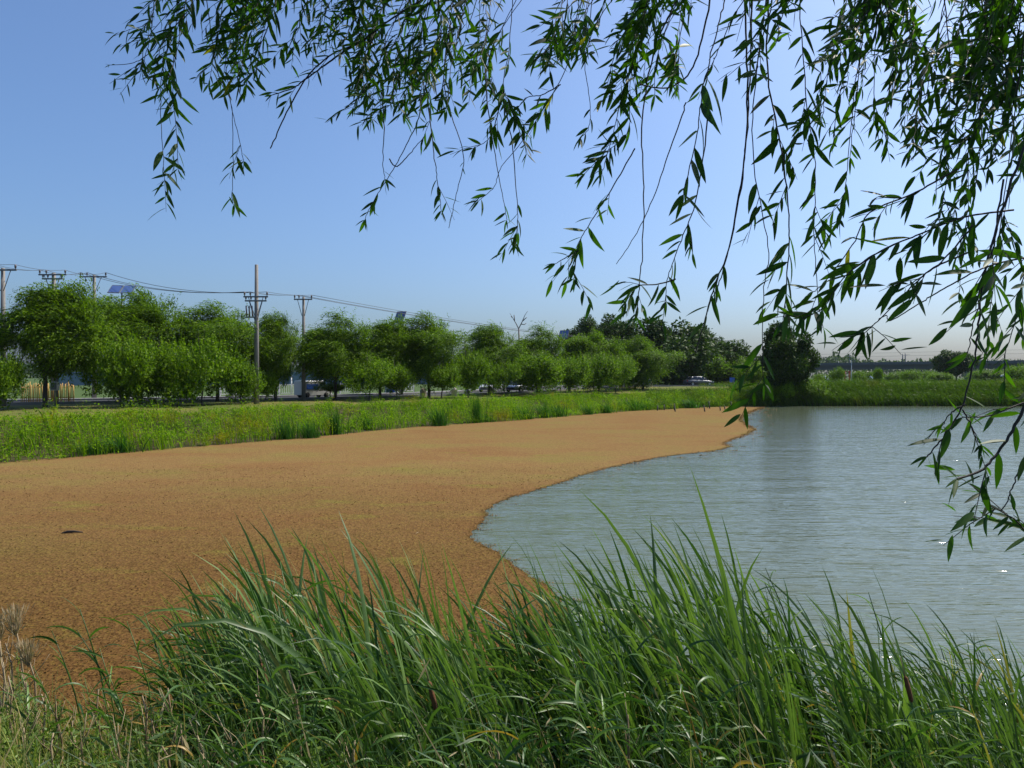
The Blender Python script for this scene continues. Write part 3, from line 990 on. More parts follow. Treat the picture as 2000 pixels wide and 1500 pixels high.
# far woods as one mass beyond the viaduct
def wood():
    n = 26000
    a = rng.uniform(-0.75, 0.8, n); Dd = rng.uniform(520, 600, n)
    x = a * Dd
    top = 1.8 + 9 + 7 * vnoise(a * 26, 0 * a, 4) + 8 * np.maximum(0, vnoise(a * 60, 0 * a, 9) - .45) + (vnoise(a * 240, 0 * a, 8)) * 3
    top = np.where(a < 0.35, top * .72, top)
    z = 1.5 + (top - 1.5) * rng.random(n) ** .6
    c = np.stack([x, Dd, z], 1)
    v, t = leafquads(c, rng.normal(0, 1, (n, 3)), rng.normal(0, 1, (n, 3)) + np.array([0, -.3, .6]), rng.uniform(2, 3.6, n), rng.uniform(1.2, 2.2, n))
    tag(link('distant_wood', np_mesh('distant_wood', v, [t], M['poplar'])), 'bluish far off wood along the horizon', 'wood', kind='stuff')
wood()

# bare dead tree above the row
def dead():
    D = 82; x0 = (1016 - 1000) / FOC * D; root_z = gz(x0, D)
    def q(px, py): 
        p = P(px, py, D); return p - Vector((x0, D, root_z))
    root = empty('dead_tree', (x0, D, root_z)); tag(root, 'bare dead tree whose forked grey twigs stick out above the row', 'tree')
    MB().tube([(0, 0, -.1), (0, 0, 3), q(1013, 640)], [.16, .13, .08], 7).build('trunk', M['deadwood'], root)
    for L in ([(1013, 642), (1008, 632), (1002, 622), (996, 612)], [(1005, 627), (1004, 615)], [(1014, 640), (1020, 628), (1025, 616), (1031, 607)],
              [(1021, 627), (1026, 622), (1029, 620)], [(1018, 633), (1024, 634), (1028, 631)], [(1001, 620), (998, 618)]):
        MB().tube([q(*k) for k in L], [.06, .05, .035, .02][:len(L)], 5).build('branch', M['deadwood'], root)
dead()

# ------------------------------------------------------------------ poles, wires, lamps
def pole(px, D, top, r, arms, label, base_px=None, struts=True, extra=None):
    x = (px - 1000) / FOC * D; z0 = gz(x, D)
    zt = EYE + (HOR - top) / FOC * D
    root = empty('utility_pole', (x, D, z0)); tag(root, label, 'pole', 'utility poles with crossarms')
    MB().tube([(0, 0, -.2), (0, 0, (zt - z0) * .5), (0, 0, zt - z0)], [r * 1.25, r, r * .75], 10).build('shaft', M['concrete'], root)
    ends = []
    for ay, hw in arms:
        za = EYE + (HOR - ay) / FOC * D - z0
        b = MB(); b.box((0, -.14, za), (hw * 2, .09, .10)); b.build('crossarm', M['steel'], root)
        if struts:
            for s in (-1, 1):
                MB().tube([(s * hw * .6, -.14, za - .05), (s * .1, -.1, za - 1.3)], .025, 5).build('brace', M['steel'], root)
        for t in (-.92, -.45, .92):
            ins = MB().lathe((t * hw, -.14, za + .05), [(.03, 0), (.03, .08), (.07, .1), (.05, .16), (.075, .18), (.05, .25), (.03, .30)], 8)
            ins.build('insulator', M['porcelain'], root)
        ends.append([Vector((x + t * hw, D - .14, z0 + za + .34)) for t in (-.92, -.45, .92)])
    return root, ends, z0
pA, eA, _ = pole(6, 45, 524, .15, [(528, .95)], 'concrete pole cut by the left edge above the first willow')
pB, eB, _ = pole(105, 52, 533, .17, [(537, 1.0), (545, .75)], 'second pole from the left with double crossarms above the willow')
pC, eC, _ = pole(184, 58, 537, .15, [(541, 1.1)], 'third pole from the left beside the double solar panel')
pD, eD, zD = pole(501, 50, 517, .15, [(580, .85), (588, .75)], 'tallest pole, its shaft rising far above its crossarms')
pE, eE, _ = pole(593, 56.6, 580, .13, [(585, .72)], 'thinner pole right of the tallest pole with a single crossarm')
pF, eF, _ = pole(1441, 135, 666, .16, [(668, 1.25)], 'far pole rising from the trees left of the big round tree')
# hidden mid pole carrying the wires behind the trees
# fuse cutouts on the tallest pole
for k in range(3):
    MB().tube([(-.65 + .2 * k, -.2, 6.85), (-.6 + .2 * k, -.2, 6.1)], [.05, .05], 6).build('fuse_cutout', M['porcelain'], pD)
MB().box((-.4, -.15, 6.05), (.75, .08, .08)).build('bracket', M['steel'], pD)

def wire(a, b, sag, label, r=.014):
    pts = []
    for i in range(13):
        t = i / 12
        p = a.lerp(b, t); p.z -= sag * 4 * t * (1 - t); pts.append(p - a)
    o = MB().tube(pts, r, 5).build('power_line', M['wire'])
    o.location = a
    tag(o, label, 'wire', 'overhead power lines')
far_l = [Vector((-60, 40, 10.2)), Vector((-60, 41, 10.2)), Vector((-60, 42, 10.2))]
mid = [Vector((14 + t, 110, 9.1)) for t in (-.8, -.4, .8)]
for k in range(3):
    wk = ('left', 'middle', 'right')[k] + ' one of three wires'
    wire(eA[0][k], far_l[k], .2, wk + ' running off the left edge from the first pole')
    wire(eA[0][k], eB[0][k], .15, wk + ' between the first and second poles at the left')
    wire(eB[0][k], eC[0][k], .25, wk + ' between the second and third poles at the left')
    wire(eC[0][k], eD[0][k], .6, wk + ' from the third pole to the tallest pole', .02)
    wire(eD[0][k], eE[0][k], .1, wk + ' between the tallest pole and the thinner pole')
    wire(eE[0][k], mid[k], .45, wk + ' sloping down from the thinner pole behind the trees', .018)
    wire(mid[k], eF[0][k], .4, wk + ' reaching the far pole from behind the trees', .02)
pM = empty('utility_pole', (14, 110.14, gz(14, 110.14))); tag(pM, 'pole hidden in the trees below the right end of the long wires', 'pole', 'utility poles with crossarms')
MB().tube([(0, 0, -.2), (0, 0, 7.6)], [.17, .12], 8).build('shaft', M['concrete'], pM)
MB().box((0, -.14, 7.0), (1.8, .09, .1)).build('crossarm', M['steel'], pM)
for t in (-.8, -.4, .8):
    MB().lathe((t, -.14, 7.05), [(.03, 0), (.07, .1), (.05, .2), (.03, .25)], 8).build('insulator', M['porcelain'], pM)

def solar(px, D, cy, pw, ph, label, tilt=40, rz=0.0, double=False, arm=None, white=False, top=None):
    x = (px - 1000) / FOC * D; z0 = gz(x, D); zc = EYE + (HOR - cy) / FOC * D - z0
    root = empty('solar_street_lamp', (x, D, z0), 0); tag(root, label, 'street lamp', 'solar street lamps')
    MB().tube([(0, 0, -.1), (0, 0, zc)], [.09, .055], 8).build('post', M['white'] if white else M['steel'], root)
    Mx = Matrix.Rotation(rz, 3, 'Z') @ Matrix.Rotation(R(tilt), 3, 'X')
    for k in ((-.56, .56) if double else (0,)):
        c = Vector((0, 0, zc + .12)) + Mx @ Vector((k * pw, 0, 0))
        MB().box(c, (pw, ph, .04), M=Mx).build('solar_panel', M['panel'], root)
        fr = MB()
        for s in (-1, 1):
            fr.box(c + Mx @ Vector((s * pw / 2, 0, 0)), (.04, ph + .04, .06), M=Mx)
            fr.box(c + Mx @ Vector((0, s * ph / 2, 0)), (pw, .04, .06), M=Mx)
        fr.build('panel_frame', M['steel'], root)
    if arm:
        MB().tube([(0, 0, zc - .9), (arm * .5, 0, zc - .35), (arm, 0, zc - .2)], .035, 6).build('arm', M['white'] if white else M['steel'], root)
        MB().box((arm * 1.25, 0, zc - .2), (.5, .16, .08)).build('lamp_head', M['steel'], root)
    return root
solar(238, 56, 568, .8, 1.3, 'double solar panel rising above the second willow at the left', 32, R(12), True, arm=.7)
solar(781, 76, 622, 1.1, 1.5, 'blue solar panel on a lamp behind the mid row willows', 58, R(-22), arm=.7)
solar(1101, 98, 655, 1.3, 1.4, 'small blue solar panel on a thin post right of the dead tree', 55, R(-25), arm=-.6)
solar(1663, 135, 702, .9, 1.7, 'white solar lamp standing in the far field, panel tilted right', 38, R(75), arm=.5, white=True)

# slim mast behind the solar lamp and the twin masts on the viaduct
def mast(px, D, top, bottom_z, label):
    x = (px - 1000) / FOC * D; zt = EYE + (HOR - top) / FOC * D
    o = MB().tube([(0, 0, 0), (0, 0, zt - bottom_z)], [.22, .16], 8)
    o.box((.9, 0, (zt - bottom_z) * .86), (1.8, .08, .08))
    q = o.build('railway_mast', M['steel']); q.location = (x, D, bottom_z)
    tag(q, label, 'mast', 'railway masts on the viaduct')

# ------------------------------------------------------------------ viaduct
VA, VB = Vector((40, 396)), Vector((260, 150))
DK = 8.2
def viaduct():
    root = empty('viaduct', (VA.x, VA.y, 0)); tag(root, 'long grey concrete railway viaduct crossing behind the far field', 'bridge')
    d = (VB - VA); L = d.length; u = d.normalized(); nn = Vector((-u.y, u.x)); ang = math.atan2(u.y, u.x)
    span = 31.0; n = int(L / span)
    for i in range(n):
        c = u * (span * (i + .5))
        MB().box((c.x, c.y, DK - 1.35), (span - .12, 5.2, 1.7), ang).build('girder', M['bridge'], root)
        MB().box((c.x, c.y, DK - .35), (span - .04, 8.4, .34), ang).build('deck', M['bridge'], root)
        for s in (-1, 1):
            q = c + nn * s * 4.1
            MB().box((q.x, q.y, DK + .18), (span - .08, .18, .72), ang).build('parapet', M['bridge'], root)
    for i in range(n + 1):
        c = u * (span * i)
        z0 = gz(VA.x + c.x, VA.y + c.y)
        b = MB(); b.box((c.x, c.y, (DK - 2.6 + z0 - .3) / 2), (1.8, 3.4, DK - 2.6 - z0 + .3), ang); b.box((c.x, c.y, DK - 2.4), (2.2, 5.4, .4), ang)
        b.build('pier', M['bridge'], root)
viaduct()
def on_via(px):
    # point of the viaduct seen at column px
    k = (px - 1000) / FOC; d = VB - VA
    t = (k * VA.y - VA.x) / (d.x - k * d.y)
    return VA + d * t
for px, top, lab in ((1659, 692, 'slim mast rising behind the solar lamp'), (1763, 691, 'left one of the twin masts on the viaduct'), (1768, 690, 'right one of the twin masts on the viaduct'), (1914, 702, 'short mast right of the domed tree on the viaduct')):
    q = on_via(px); mast(px, q.y, top, DK - .18, lab)
q1, q2 = on_via(1560), on_via(2040)
for dz, lab in ((4.2, 'upper of the two faint wires above the viaduct'), (2.9, 'lower of the two faint wires above the viaduct')):
    wire(Vector((q1.x, q1.y, DK + dz)), Vector((q2.x, q2.y, DK + dz)), .0, lab, .035)

# low blue-grey wall behind the road at the left
def wallbit():
    root = MB()
    a, b = Vector((-75, 118)), Vector((22, 150))
    d = b - a; c = (a + b) / 2
    root.box((0, 0, 1.3), (d.length, .25, 2.6), math.atan2(d.y, d.x))
    root.box((0, 0, 2.72), (d.length, .45, .22), math.atan2(d.y, d.x))
    o = root.build('boundary_wall', mat('wall_blue_grey', (0.13, 0.19, 0.23), .7, var=.15, scale=.3)); o.location = (c.x, c.y, 1.2)
    tag(o, 'long low blue grey wall behind the road seen between the trees', 'wall')
wallbit()

# ------------------------------------------------------------------ cars and the van
def car(x, y, rz, paint, label, name='parked_car', L=4.5, W=1.78, Hh=1.47):
    z = ROADZ(x, y)
    root = empty(name, (x, y, z), rz); tag(root, label, 'car', 'cars on the road')
    # body: stations along x (front = +x): (x, half width, z low, z high)
    st = [(-.50, .36, .42, .72), (-.485, .43, .30, .86), (-.40, .49, .22, .93), (-.25, .5, .2, .93), (0, .5, .2, .90), (.16, .5, .2, .88), (.30, .49, .22, .82), (.42, .46, .26, .74), (.485, .40, .32, .66), (.5, .30, .42, .58)]
    v, f = [], []
    for sx, hw, lo, hi in st:
        X, w_ = sx * L, hw * W
        md = (lo + hi) / 2
        for yy, zz in ((-w_ * .92, lo), (-w_, md), (-w_ * .93, hi - .03), (-w_ * .7, hi), (w_ * .7, hi), (w_ * .93, hi - .03), (w_, md), (w_ * .92, lo)):
            v.append((X, yy, zz))
    n = 8
    for i in range(len(st) - 1):
        for k in range(n): f.append((i * n + k, (i + 1) * n + k, (i + 1) * n + (k + 1) % n, i * n + (k + 1) % n))
    f.append(tuple(range(n - 1, -1, -1))[::-1]); f.append(tuple((len(st) - 1) * n + k for k in range(n)))
    bd = MB().add(v, f, True); bd.build('body', M[paint], root)
    # cabin: glass band with roof
    lo = [(-.40, .44), (-.12, .46), (.08, .46), (.27, .44)]
    hi = [(-.27, .35), (-.12, .37), (.02, .37), (.10, .35)]
    gv = [(a * L, s * b_ * W, .89) for a, b_ in lo for s in (-1, 1)] + [(a * L, s * b_ * W, Hh - .08) for a, b_ in hi for s in (-1, 1)]
    gf = [(0, 2, 10, 8), (2, 4, 12, 10), (4, 6, 14, 12), (3, 1, 9, 11), (5, 3, 11, 13), (7, 5, 13, 15), (1, 0, 8, 9), (6, 7, 15, 14)]
    MB().add(gv, gf).build('windows', M['glass'], root)
    rv = [(a * L * 1.01, s * b_ * W, Hh - .085) for a, b_ in hi for s in (-1, 1)] + [(a * L * .93, s * b_ * W * .86, Hh) for a, b_ in hi for s in (-1, 1)]
    rf = [(8, 10, 11, 9), (10, 12, 13, 11), (12, 14, 15, 13), (0, 2, 10, 8), (2, 4, 12, 10), (4, 6, 14, 12), (3, 1, 9, 11), (5, 3, 11, 13), (7, 5, 13, 15), (1, 0, 8, 9), (6, 7, 15, 14)]
    MB().add(rv, rf, True).build('roof', M[paint], root)
    for s in (-1, 1):
        for (a0, b0), (a1, b1) in zip(lo, hi):
            MB().tube([(a0 * L, s * b0 * W * 1.005, .88), (a1 * L, s * b1 * W * 1.01, Hh - .07)], .035, 5).build('pillar', M[paint], root)
        MB().box((.17 * L, s * .53 * W, .96), (.16, .18, .12)).build('wing_mirror', M[paint], root)
        MB().box((.462 * L, s * .33 * W, .63), (.22, .34, .13), -s * .35).build('headlight', M['lampglass'], root)
        MB().box((-.475 * L, s * .35 * W, .76), (.16, .32, .14), s * .25).build('tail_light', M['redlens'], root)
        for ax in (-.30, .31):
            wl = MB(); cy = s * W * .465
            prof = [(.20, -.10), (.31, -.10), (.325, -.06), (.325, .06), (.31, .10), (.20, .10)]
            vv, ff = [], []
            for r_, yy in prof:
                for k in range(16):
                    th = k * math.pi / 8; vv.append((ax * L + r_ * math.cos(th), cy + yy, .325 + r_ * math.sin(th)))
            for i in range(len(prof) - 1):
                for k in range(16): ff.append((i * 16 + k, i * 16 + (k + 1) % 16, (i + 1) * 16 + (k + 1) % 16, (i + 1) * 16 + k))
            wh = wl.add(vv, ff, True).build('wheel', M['rubber'], root)
            rm = MB(); vv = [(ax * L, cy + s * .085, .325)]
            for k in range(16):
                th = k * math.pi / 8; vv.append((ax * L + .21 * math.cos(th), cy + s * .10, .325 + .21 * math.sin(th)))
            rm.add(vv, [(0, 1 + k, 1 + (k + 1) % 16) for k in range(16)]).build('rim', M['rim'], wh)
            arc = MB().tube([(ax * L + .36 * math.cos(th), s * W * .495, .325 + .36 * math.sin(th)) for th in [R(q) for q in range(0, 181, 20)]], .03, 4)
            arc.build('wheel_arch', M['rubber'], root)
    MB().box((.5 * L, 0, .47), (.06, .9, .14)).build('grille', M['rubber'], root)
    return root
q, t = road_pt(1018, 1.6); a = math.atan2(t.y, t.x)
car(q.x, q.y, a + math.pi, 'silver', 'silver car parked behind the shrubs, nose pointing left')
q, t = road_pt(982, 2.6)
car(q.x - 1.2, q.y + 2.0, math.atan2(t.y, t.x) + math.pi + .15, 'whitecar', 'white car in front of the silver car with its side in shade')
q, t = road_pt(1364, 1.4)
car(q.x, q.y, math.atan2(t.y, t.x) - .1, 'greycar', 'grey sedan driving right along the road near the corner')

def van():
    q, t = road_pt(612, 3.0); rz = math.atan2(t.y, t.x); z = ROADZ(q.x, q.y)
    root = empty('delivery_van', (q.x, q.y, z), rz); tag(root, 'small white van with a blue side panel behind the thinner pole', 'van', 'cars on the road')
    b = MB(); v, f = [], []
    st = [(-2.0, .8, .35, 1.75), (-1.95, .82, .3, 1.85), (.9, .82, .3, 1.85), (1.45, .8, .3, 1.15), (2.0, .76, .32, .95), (2.1, .7, .4, .8)]
    for X, w_, lo, hi in st:
        for yy, zz in ((-w_, lo), (-w_, hi - .12), (-w_ + .12, hi), (w_ - .12, hi), (w_, hi - .12), (w_, lo)): v.append((X, yy, zz))
    for i in range(len(st) - 1):
        for k in range(6): f.append((i * 6 + k, (i + 1) * 6 + k, (i + 1) * 6 + (k + 1) % 6, i * 6 + (k + 1) % 6))
    f += [tuple(range(6)), tuple(30 + k for k in range(5, -1, -1))]
    b.add(v, f).build('body', M['white'], root)
    root.scale = (.72, .8, .8)
    for s in (-1, 1):
        MB().box((-.6, s * .835, 1.2), (1.5, .02, .55)).build('side_panel', M['blue'], root)
        MB().box((.75, s * .83, 1.42), (.75, .02, .45)).build('side_window', M['glass'], root)
        for ax in (-1.25, 1.25):
            MB().tube([(ax, s * .7, .3), (ax, s * .86, .3)], .3, 14).build('wheel', M['rubber'], root)
    Mx = Matrix.Rotation(R(-52), 3, 'Y')
    MB().box((1.2, 0, 1.52), (.75, 1.35, .02), M=Matrix.Rotation(R(52), 3, 'Y')).build('windscreen', M['glass'], root)
van()

# ------------------------------------------------------------------ street furniture
for px, off, lab in ((826, -.8, 'dome topped stone bollard, first of the row, left of the spiky shrub'), (887, -.6, 'dome topped stone bollard second in the row'),
                     (912, -.2, 'squat stone bollard third in the row beside the trunk'), (957, .6, 'stone bollard left of the white car'), (1052, -.6, 'squat stone bollard right of the silver car'),
                     (1144, -.4, 'stone bollard below the bright topped willow'), (1172, -.3, 'stone bollard at the end of the row'), (1222, -.6, 'white stone bollard left of the lamp post'), (1271, -.6, 'white stone bollard at the foot of the white lamp post')):
    q, t = road_pt(px, off); z = ROADZ(q.x, q.y) + .0
    o = MB().lathe((0, 0, -.1), [(.36, 0), (.37, .1), (.37, .62), (.40, .66), (.36, .80), (.26, .95), (.12, 1.03), (.02, 1.05)], 14).build('stone_bollard', M['stone'])
    s = .72 if 'squat' in lab else 1.0
    o.scale = (.78, .78, .8 * s); o.location = (q.x, q.y, z)
    tag(o, lab, 'bollard', 'stone bollards along the kerb')

def railing(px0, px1, off, label):
    a, _ = road_pt(px0, off); b, _ = road_pt(px1, off)
    d = b - a; L = d.length; ang = math.atan2(d.y, d.x); z = ROADZ((a.x + b.x) / 2, (a.y + b.y) / 2)
    root = empty('road_railing', (a.x, a.y, z), ang); tag(root, label, 'railing', 'white railings behind the road')
    for zz in (.25, 1.05): MB().box((L / 2, 0, zz), (L, .05, .06)).build('rail', M['white'], root)
    n = max(1, int(L / 2.4))
    pm = MB().box((0, 0, .6), (.09, .09, 1.25)).mesh('post', M['white'])
    for i in range(n + 1): link('post', pm, root).location = (L * i / n, 0, 0)
    k = int(L / .22); bm = MB().box((0, 0, .65), (.045, .03, .8)).mesh('picket', M['white'])
    for i in range(min(k, 90)): link('picket', bm, root).location = (L * (i + .5) / min(k, 90), 0, 0)
railing(430, 498, 9.8, 'white picket railing left of the tall pole')
railing(545, 600, 9.8, 'white picket railing behind the thinner pole')
railing(664, 705, 9.8, 'white picket railing behind the willow right of the thinner pole')
railing(776, 808, 9.8, 'white picket railing left of the first stone bollard')

def pickets():
    a = P(40, 790, 49.5); b = P(146, 786, 51.5); a.z = b.z = 0
    d = b - a; L = d.length; ang = math.atan2(d.y, d.x); z0 = ROADZ(a.x, a.y)
    root = empty('bamboo_fence', (a.x, a.y, z0 - .02), ang); tag(root, 'yellow bamboo picket fence behind the far left willow', 'fence')
    for zz in (.35, 1.1): MB().box((L / 2, .06, zz), (L, .05, .05)).build('rail', M['bamboo'], root)
    for i in range(34):
        h = 1.35 + random.uniform(-.12, .15); x = L * (i + .5) / 34
        MB().tube([(x + random.uniform(-.03, .03), 0, 0), (x + random.uniform(-.04, .04), 0, h)], random.uniform(.022, .04), 6).build('picket', M['bamboo'], root)
pickets()
def meter():
    p = P(110, 792, 46); z0 = gz(p.x, 46)
    root = empty('meter_box', (p.x, 46, z0)); tag(root, 'pale grey electrical box on a post before the bamboo fence', 'electrical box')
    MB().tube([(0, 0, -.1), (0, 0, 1.9)], .10, 8).build('post', M['concrete'], root)
    MB().box((0, -.15, 1.28), (.44, .25, .55)).build('cabinet', M['white'], root)
    MB().box((0, -.282, 1.28), (.36, .015, .46)).build('cabinet_door', M['kerb'], root)
meter()
def post(name, px, D, top, r, m, label, cat, extra=None):
    x = (px - 1000) / FOC * D; z0 = gz(x, D); zt = EYE + (HOR - top) / FOC * D - z0
    root = empty(name, (x, D, z0)); tag(root, label, cat)
    MB().tube([(0, 0, -.1), (0, 0, zt)], [r, r * .8], 8).build('post', m, root)
    if extra: extra(root, zt)
    return root
post('white_post', 569, 75, 735, .09, M['white'], 'thin white post between the two poles', 'post', lambda r_, z: MB().lathe((0, 0, z), [(.12, 0), (.12, .05), (.03, .1)], 8).build('cap', M['steel'], r_))
post('lamp_post', 1268, 100, 728, .12, M['white'], 'white lamp post with a blue plate against the dark willow', 'lamp post',
     lambda r_, z: MB().box((.1, -.18, z - 1.25), (.36, .04, .55)).build('plate', M['blue'], r_))
post('round_light', 809, 78, 750, .03, M['steel'], 'small white round sign on a thin post left of the first bollard', 'sign',
     lambda r_, z: MB().lathe((0, -.05, z - .1), [(.02, 0), (.11, .06), (.14, .14), (.11, .22), (.02, .28)], 12).build('sign_plate', M['white'], r_))
def board(px, D, py, w_, h_, m, label, legs=True, name='signboard', m2=None):
    x = (px - 1000) / FOC * D; z0 = gz(x, D); zc = EYE + (HOR - py) / FOC * D - z0
    root = empty(name, (x, D, z0)); tag(root, label, 'sign')
    for s in (-.4, .4): MB().tube([(s * w_, .06, -.1), (s * w_, .06, zc)], .035, 6).build('leg', M['steel'], root)
    MB().box((0, 0, zc), (w_, .05, h_)).build('panel', m, root)
    if m2: MB().box((0, -.03, zc + h_ * .08), (w_ * .7, .012, h_ * .3)).build('blue_band', m2, root)
board(763, 80, 765, 1.3, 1.3, M['white'], 'white board with a blue band under the mid row willows', m2=M['blue'])
board(1430, 112, 742, .8, .75, M['blue'], 'blue sign at the roadside right of the grey car')
board(1212, 92, 748, .55, 1.2, M['yellow'], 'narrow yellow board beyond the front shrub row', name='yellow_board')
def tent(px, D, py, w_, h_, m, label, name, cat):
    x = (px - 1000) / FOC * D; z0 = gz(x, D); zc = EYE + (HOR - py) / FOC * D - z0
    root = empty(name, (x, D, z0)); tag(root, label, cat)
    v = [(-w_ / 2, -1.5, zc - h_ / 2), (w_ / 2, -1.5, zc - h_ / 2), (w_ / 2, 1.5, zc - h_ / 2), (-w_ / 2, 1.5, zc - h_ / 2), (-w_ / 2, 0, zc + h_ / 2), (w_ / 2, 0, zc + h_ / 2)]
    MB().add(v, [(0, 1, 5, 4), (2, 3, 4, 5), (0, 4, 3), (1, 2, 5), (3, 2, 1, 0)]).build('roof', m, root)
    MB().box((0, 0, (zc - h_ / 2) / 2 - .002), (w_ * .92, 2.6, zc - h_ / 2)).build('walls', M['white'], root)
tent(1612, 170, 737.5, 2.6, .8, M['blueroof'], 'low shed with a blue roof left of the solar lamp', 'shed', 'shed')
tent(1700, 175, 736.5, 1.4, .6, M['blueroof'], 'tiny shed with a blue roof right of the solar lamp', 'shed', 'shed')
def dome(px, D, py, w_, h_):
    x = (px - 1000) / FOC * D; z0 = gz(x, D); zc = EYE + (HOR - py) / FOC * D - z0
    prof = [(w_ / 2 * math.cos(R(a_)), zc - h_ / 2 + h_ * math.sin(R(a_))) for a_ in (0, 15, 30, 45, 60, 75, 88)]
    root = empty('parasol', (x, D, z0)); tag(root, 'white round parasol in the far field at the right', 'parasol')
    MB().lathe((0, 0, 0), prof, 16).build('canopy', M['white'], root)
    MB().tube([(0, 0, -.1), (0, 0, zc)], .05, 6).build('pole', M['steel'], root)
dome(1962, 145, 733, 1.5, .5)
for px, lab in ((1650, 'left one of the red posts by the solar lamp'), (1659, 'right one of the red posts by the solar lamp')):
    D = 160; x = (px - 1000) / FOC * D; z0 = gz(x, D)
    o = MB().tube([(0, 0, -.1), (0, 0, 2.6)], .16, 8); o.box((0, 0, 2.6), (.5, .5, .2)); q_ = o.build('red_post', M['red']); q_.location = (x, D, z0)
    tag(q_, lab, 'post', 'red posts in the far field')

# stakes in the duckweed
for i, (px, py, top, dx, lab) in enumerate([(1284, 802, 792, 1, 'dark stake in the duckweed, leftmost of the row'), (1297, 801, 790, 1, 'dark stake second from the left in the duckweed'),
        (1318, 801, 788, -1, 'short stake third from the left in the duckweed'), (1320, 804, 793, -2, 'leaning stake in front of the third stake'),
        (1336, 797, 785, -1, 'tall dark stake beside the reeds, fourth place'), (1367, 797, 792, 0, 'stub of a stake midway along the row'),
        (1378, 804, 791, -3, 'longest leaning stake right of the middle stub'), (1387, 798, 784, -2, 'thin stake behind the longest leaning one'),
        (1408, 802, 793, -1.5, 'leaning stake third from the right in the duckweed'), (1418, 800, 792, -3, 'most slanted stake near the right end of the row'),
        (1430, 797, 784, -2, 'thin stake at the right end of the row')]):
    D = EYE * FOC / (py - HOR); b = P(px, py, D); t_ = P(px + dx, top, D)
    o = MB().tube([(0, 0, -.4), (t_.x - b.x, .1, t_.z)], [.075, .05], 6).build('wooden_stake', M['stake']); o.location = (b.x, D, 0)
    tag(o, lab, 'stake', 'wooden stakes in the duckweed')
o = MB().tube([(-.45, -.05, .01), (-.15, .0, .045), (.2, .02, .05), (.55, .1, .02)], [.015, .035, .03, .01], 7).build('driftwood', M['stake']); q = at_water(138, 1042); o.location = (q[0], q[1], 0); o.scale = (.42, .5, .8)
tag(o, 'dark piece of driftwood floating in the duckweed at the left', 'driftwood')

for px, py, a_, lab, yl in [(428, 1114, .2, 'green blade lying on the duckweed left of the reeds', 0), (980, 915, .1, 'pale green blade floating in the middle of the duckweed', 0), (816, 1043, 1.0, 'small yellow leaf on the duckweed right of the left reed hump', 1), (505, 1016, .6, 'narrow leaf on the duckweed above the left reed hump', 1)]:
    q = at_water(px, py)
    o = MB().add([(-.10, 0, .0), (-.03, -.014, .012), (.04, -.012, .014), (.11, 0, .006), (.04, .012, .010), (-.03, .014, .010)], [(0, 1, 5), (1, 2, 4, 5), (2, 3, 4)]).build('floating_leaf', M['dry'] if yl else M['reed'])
    o.location = (q[0], q[1], .022); o.rotation_euler = (0, 0, a_); o.scale = (.6, .9, 1) if yl else (1.1, 1, 1)
    tag(o, lab, 'leaf', 'leaves floating on the duckweed')

# ------------------------------------------------------------------ reed clumps along the left shore
def clump_mesh(seed, n=150, hh=1.0):
    r = np.random.default_rng(seed)
    b = np.stack([r.normal(0, .28, n), r.normal(0, .2, n), np.zeros(n) - .1], 1)
    lean = np.stack([r.normal(-.25, .22, n) + b[:, 0] * .5, r.normal(0, .2, n)], 1)
    V1 = blades(b, hh * r.uniform(.6, 1.15, n), r.uniform(.025, .045, n), lean, r.random(n), segs=4)
    V, F = merge([V1])
    return np_mesh('reed_clump', V, F, M['reed_dark'])
CL = [clump_mesh(s) for s in (41, 42, 43)]
for i, (px, py, hpx, wpx, lab) in enumerate([(180, 888, 32, 60, 'reed clump nearest the left edge of the shore'), (232, 884, 40, 70, 'broad dark reed clump at the left shore'),
        (560, 858, 52, 44, 'dark reed clump below the tall pole'), (607, 856, 40, 40, 'smaller reed clump right of the one below the tall pole'), (655, 849, 62, 36, 'tall narrow reed clump on the shore below the thinner pole willow'), (718, 841, 34, 30, 'bright small reed clump left of the centre shore'),
        (860, 832, 44, 38, 'dark upright reed clump below the first stone bollards'), (932, 826, 70, 26, 'tallest thin spike of reeds on the shore'), (950, 824, 22, 40, 'low tuft at the foot of the tallest reed spike'),
        (1022, 819, 30, 50, 'pale reed clump left of the two dark ones'), (1064, 816, 34, 36, 'left one of the two dark reed clumps mid shore'), (1092, 814, 30, 36, 'right one of the two dark reed clumps mid shore'),
        (1150, 810, 22, 24, 'small tuft right of the dark reed clumps'), (1186, 807, 24, 30, 'bushy tuft left of the round dark tuft'), (1236, 802, 28, 44, 'round dark tuft left of the stakes'), (1262, 801, 16, 30, 'low tuft beside the leftmost stake'),
        (1350, 797, 22, 50, 'green tuft behind the stakes')]):
    D = EYE * FOC / (py - HOR)
    o = link('reed_clump', CL[i % 3]); o.location = ((px - 1000) / FOC * D, D + .1, 0)
    s = wpx / FOC * D / 1.3
    o.scale = (s, s, hpx / FOC * D / .95)
    tag(o, lab, 'reed clump', 'reed clumps along the left shore')

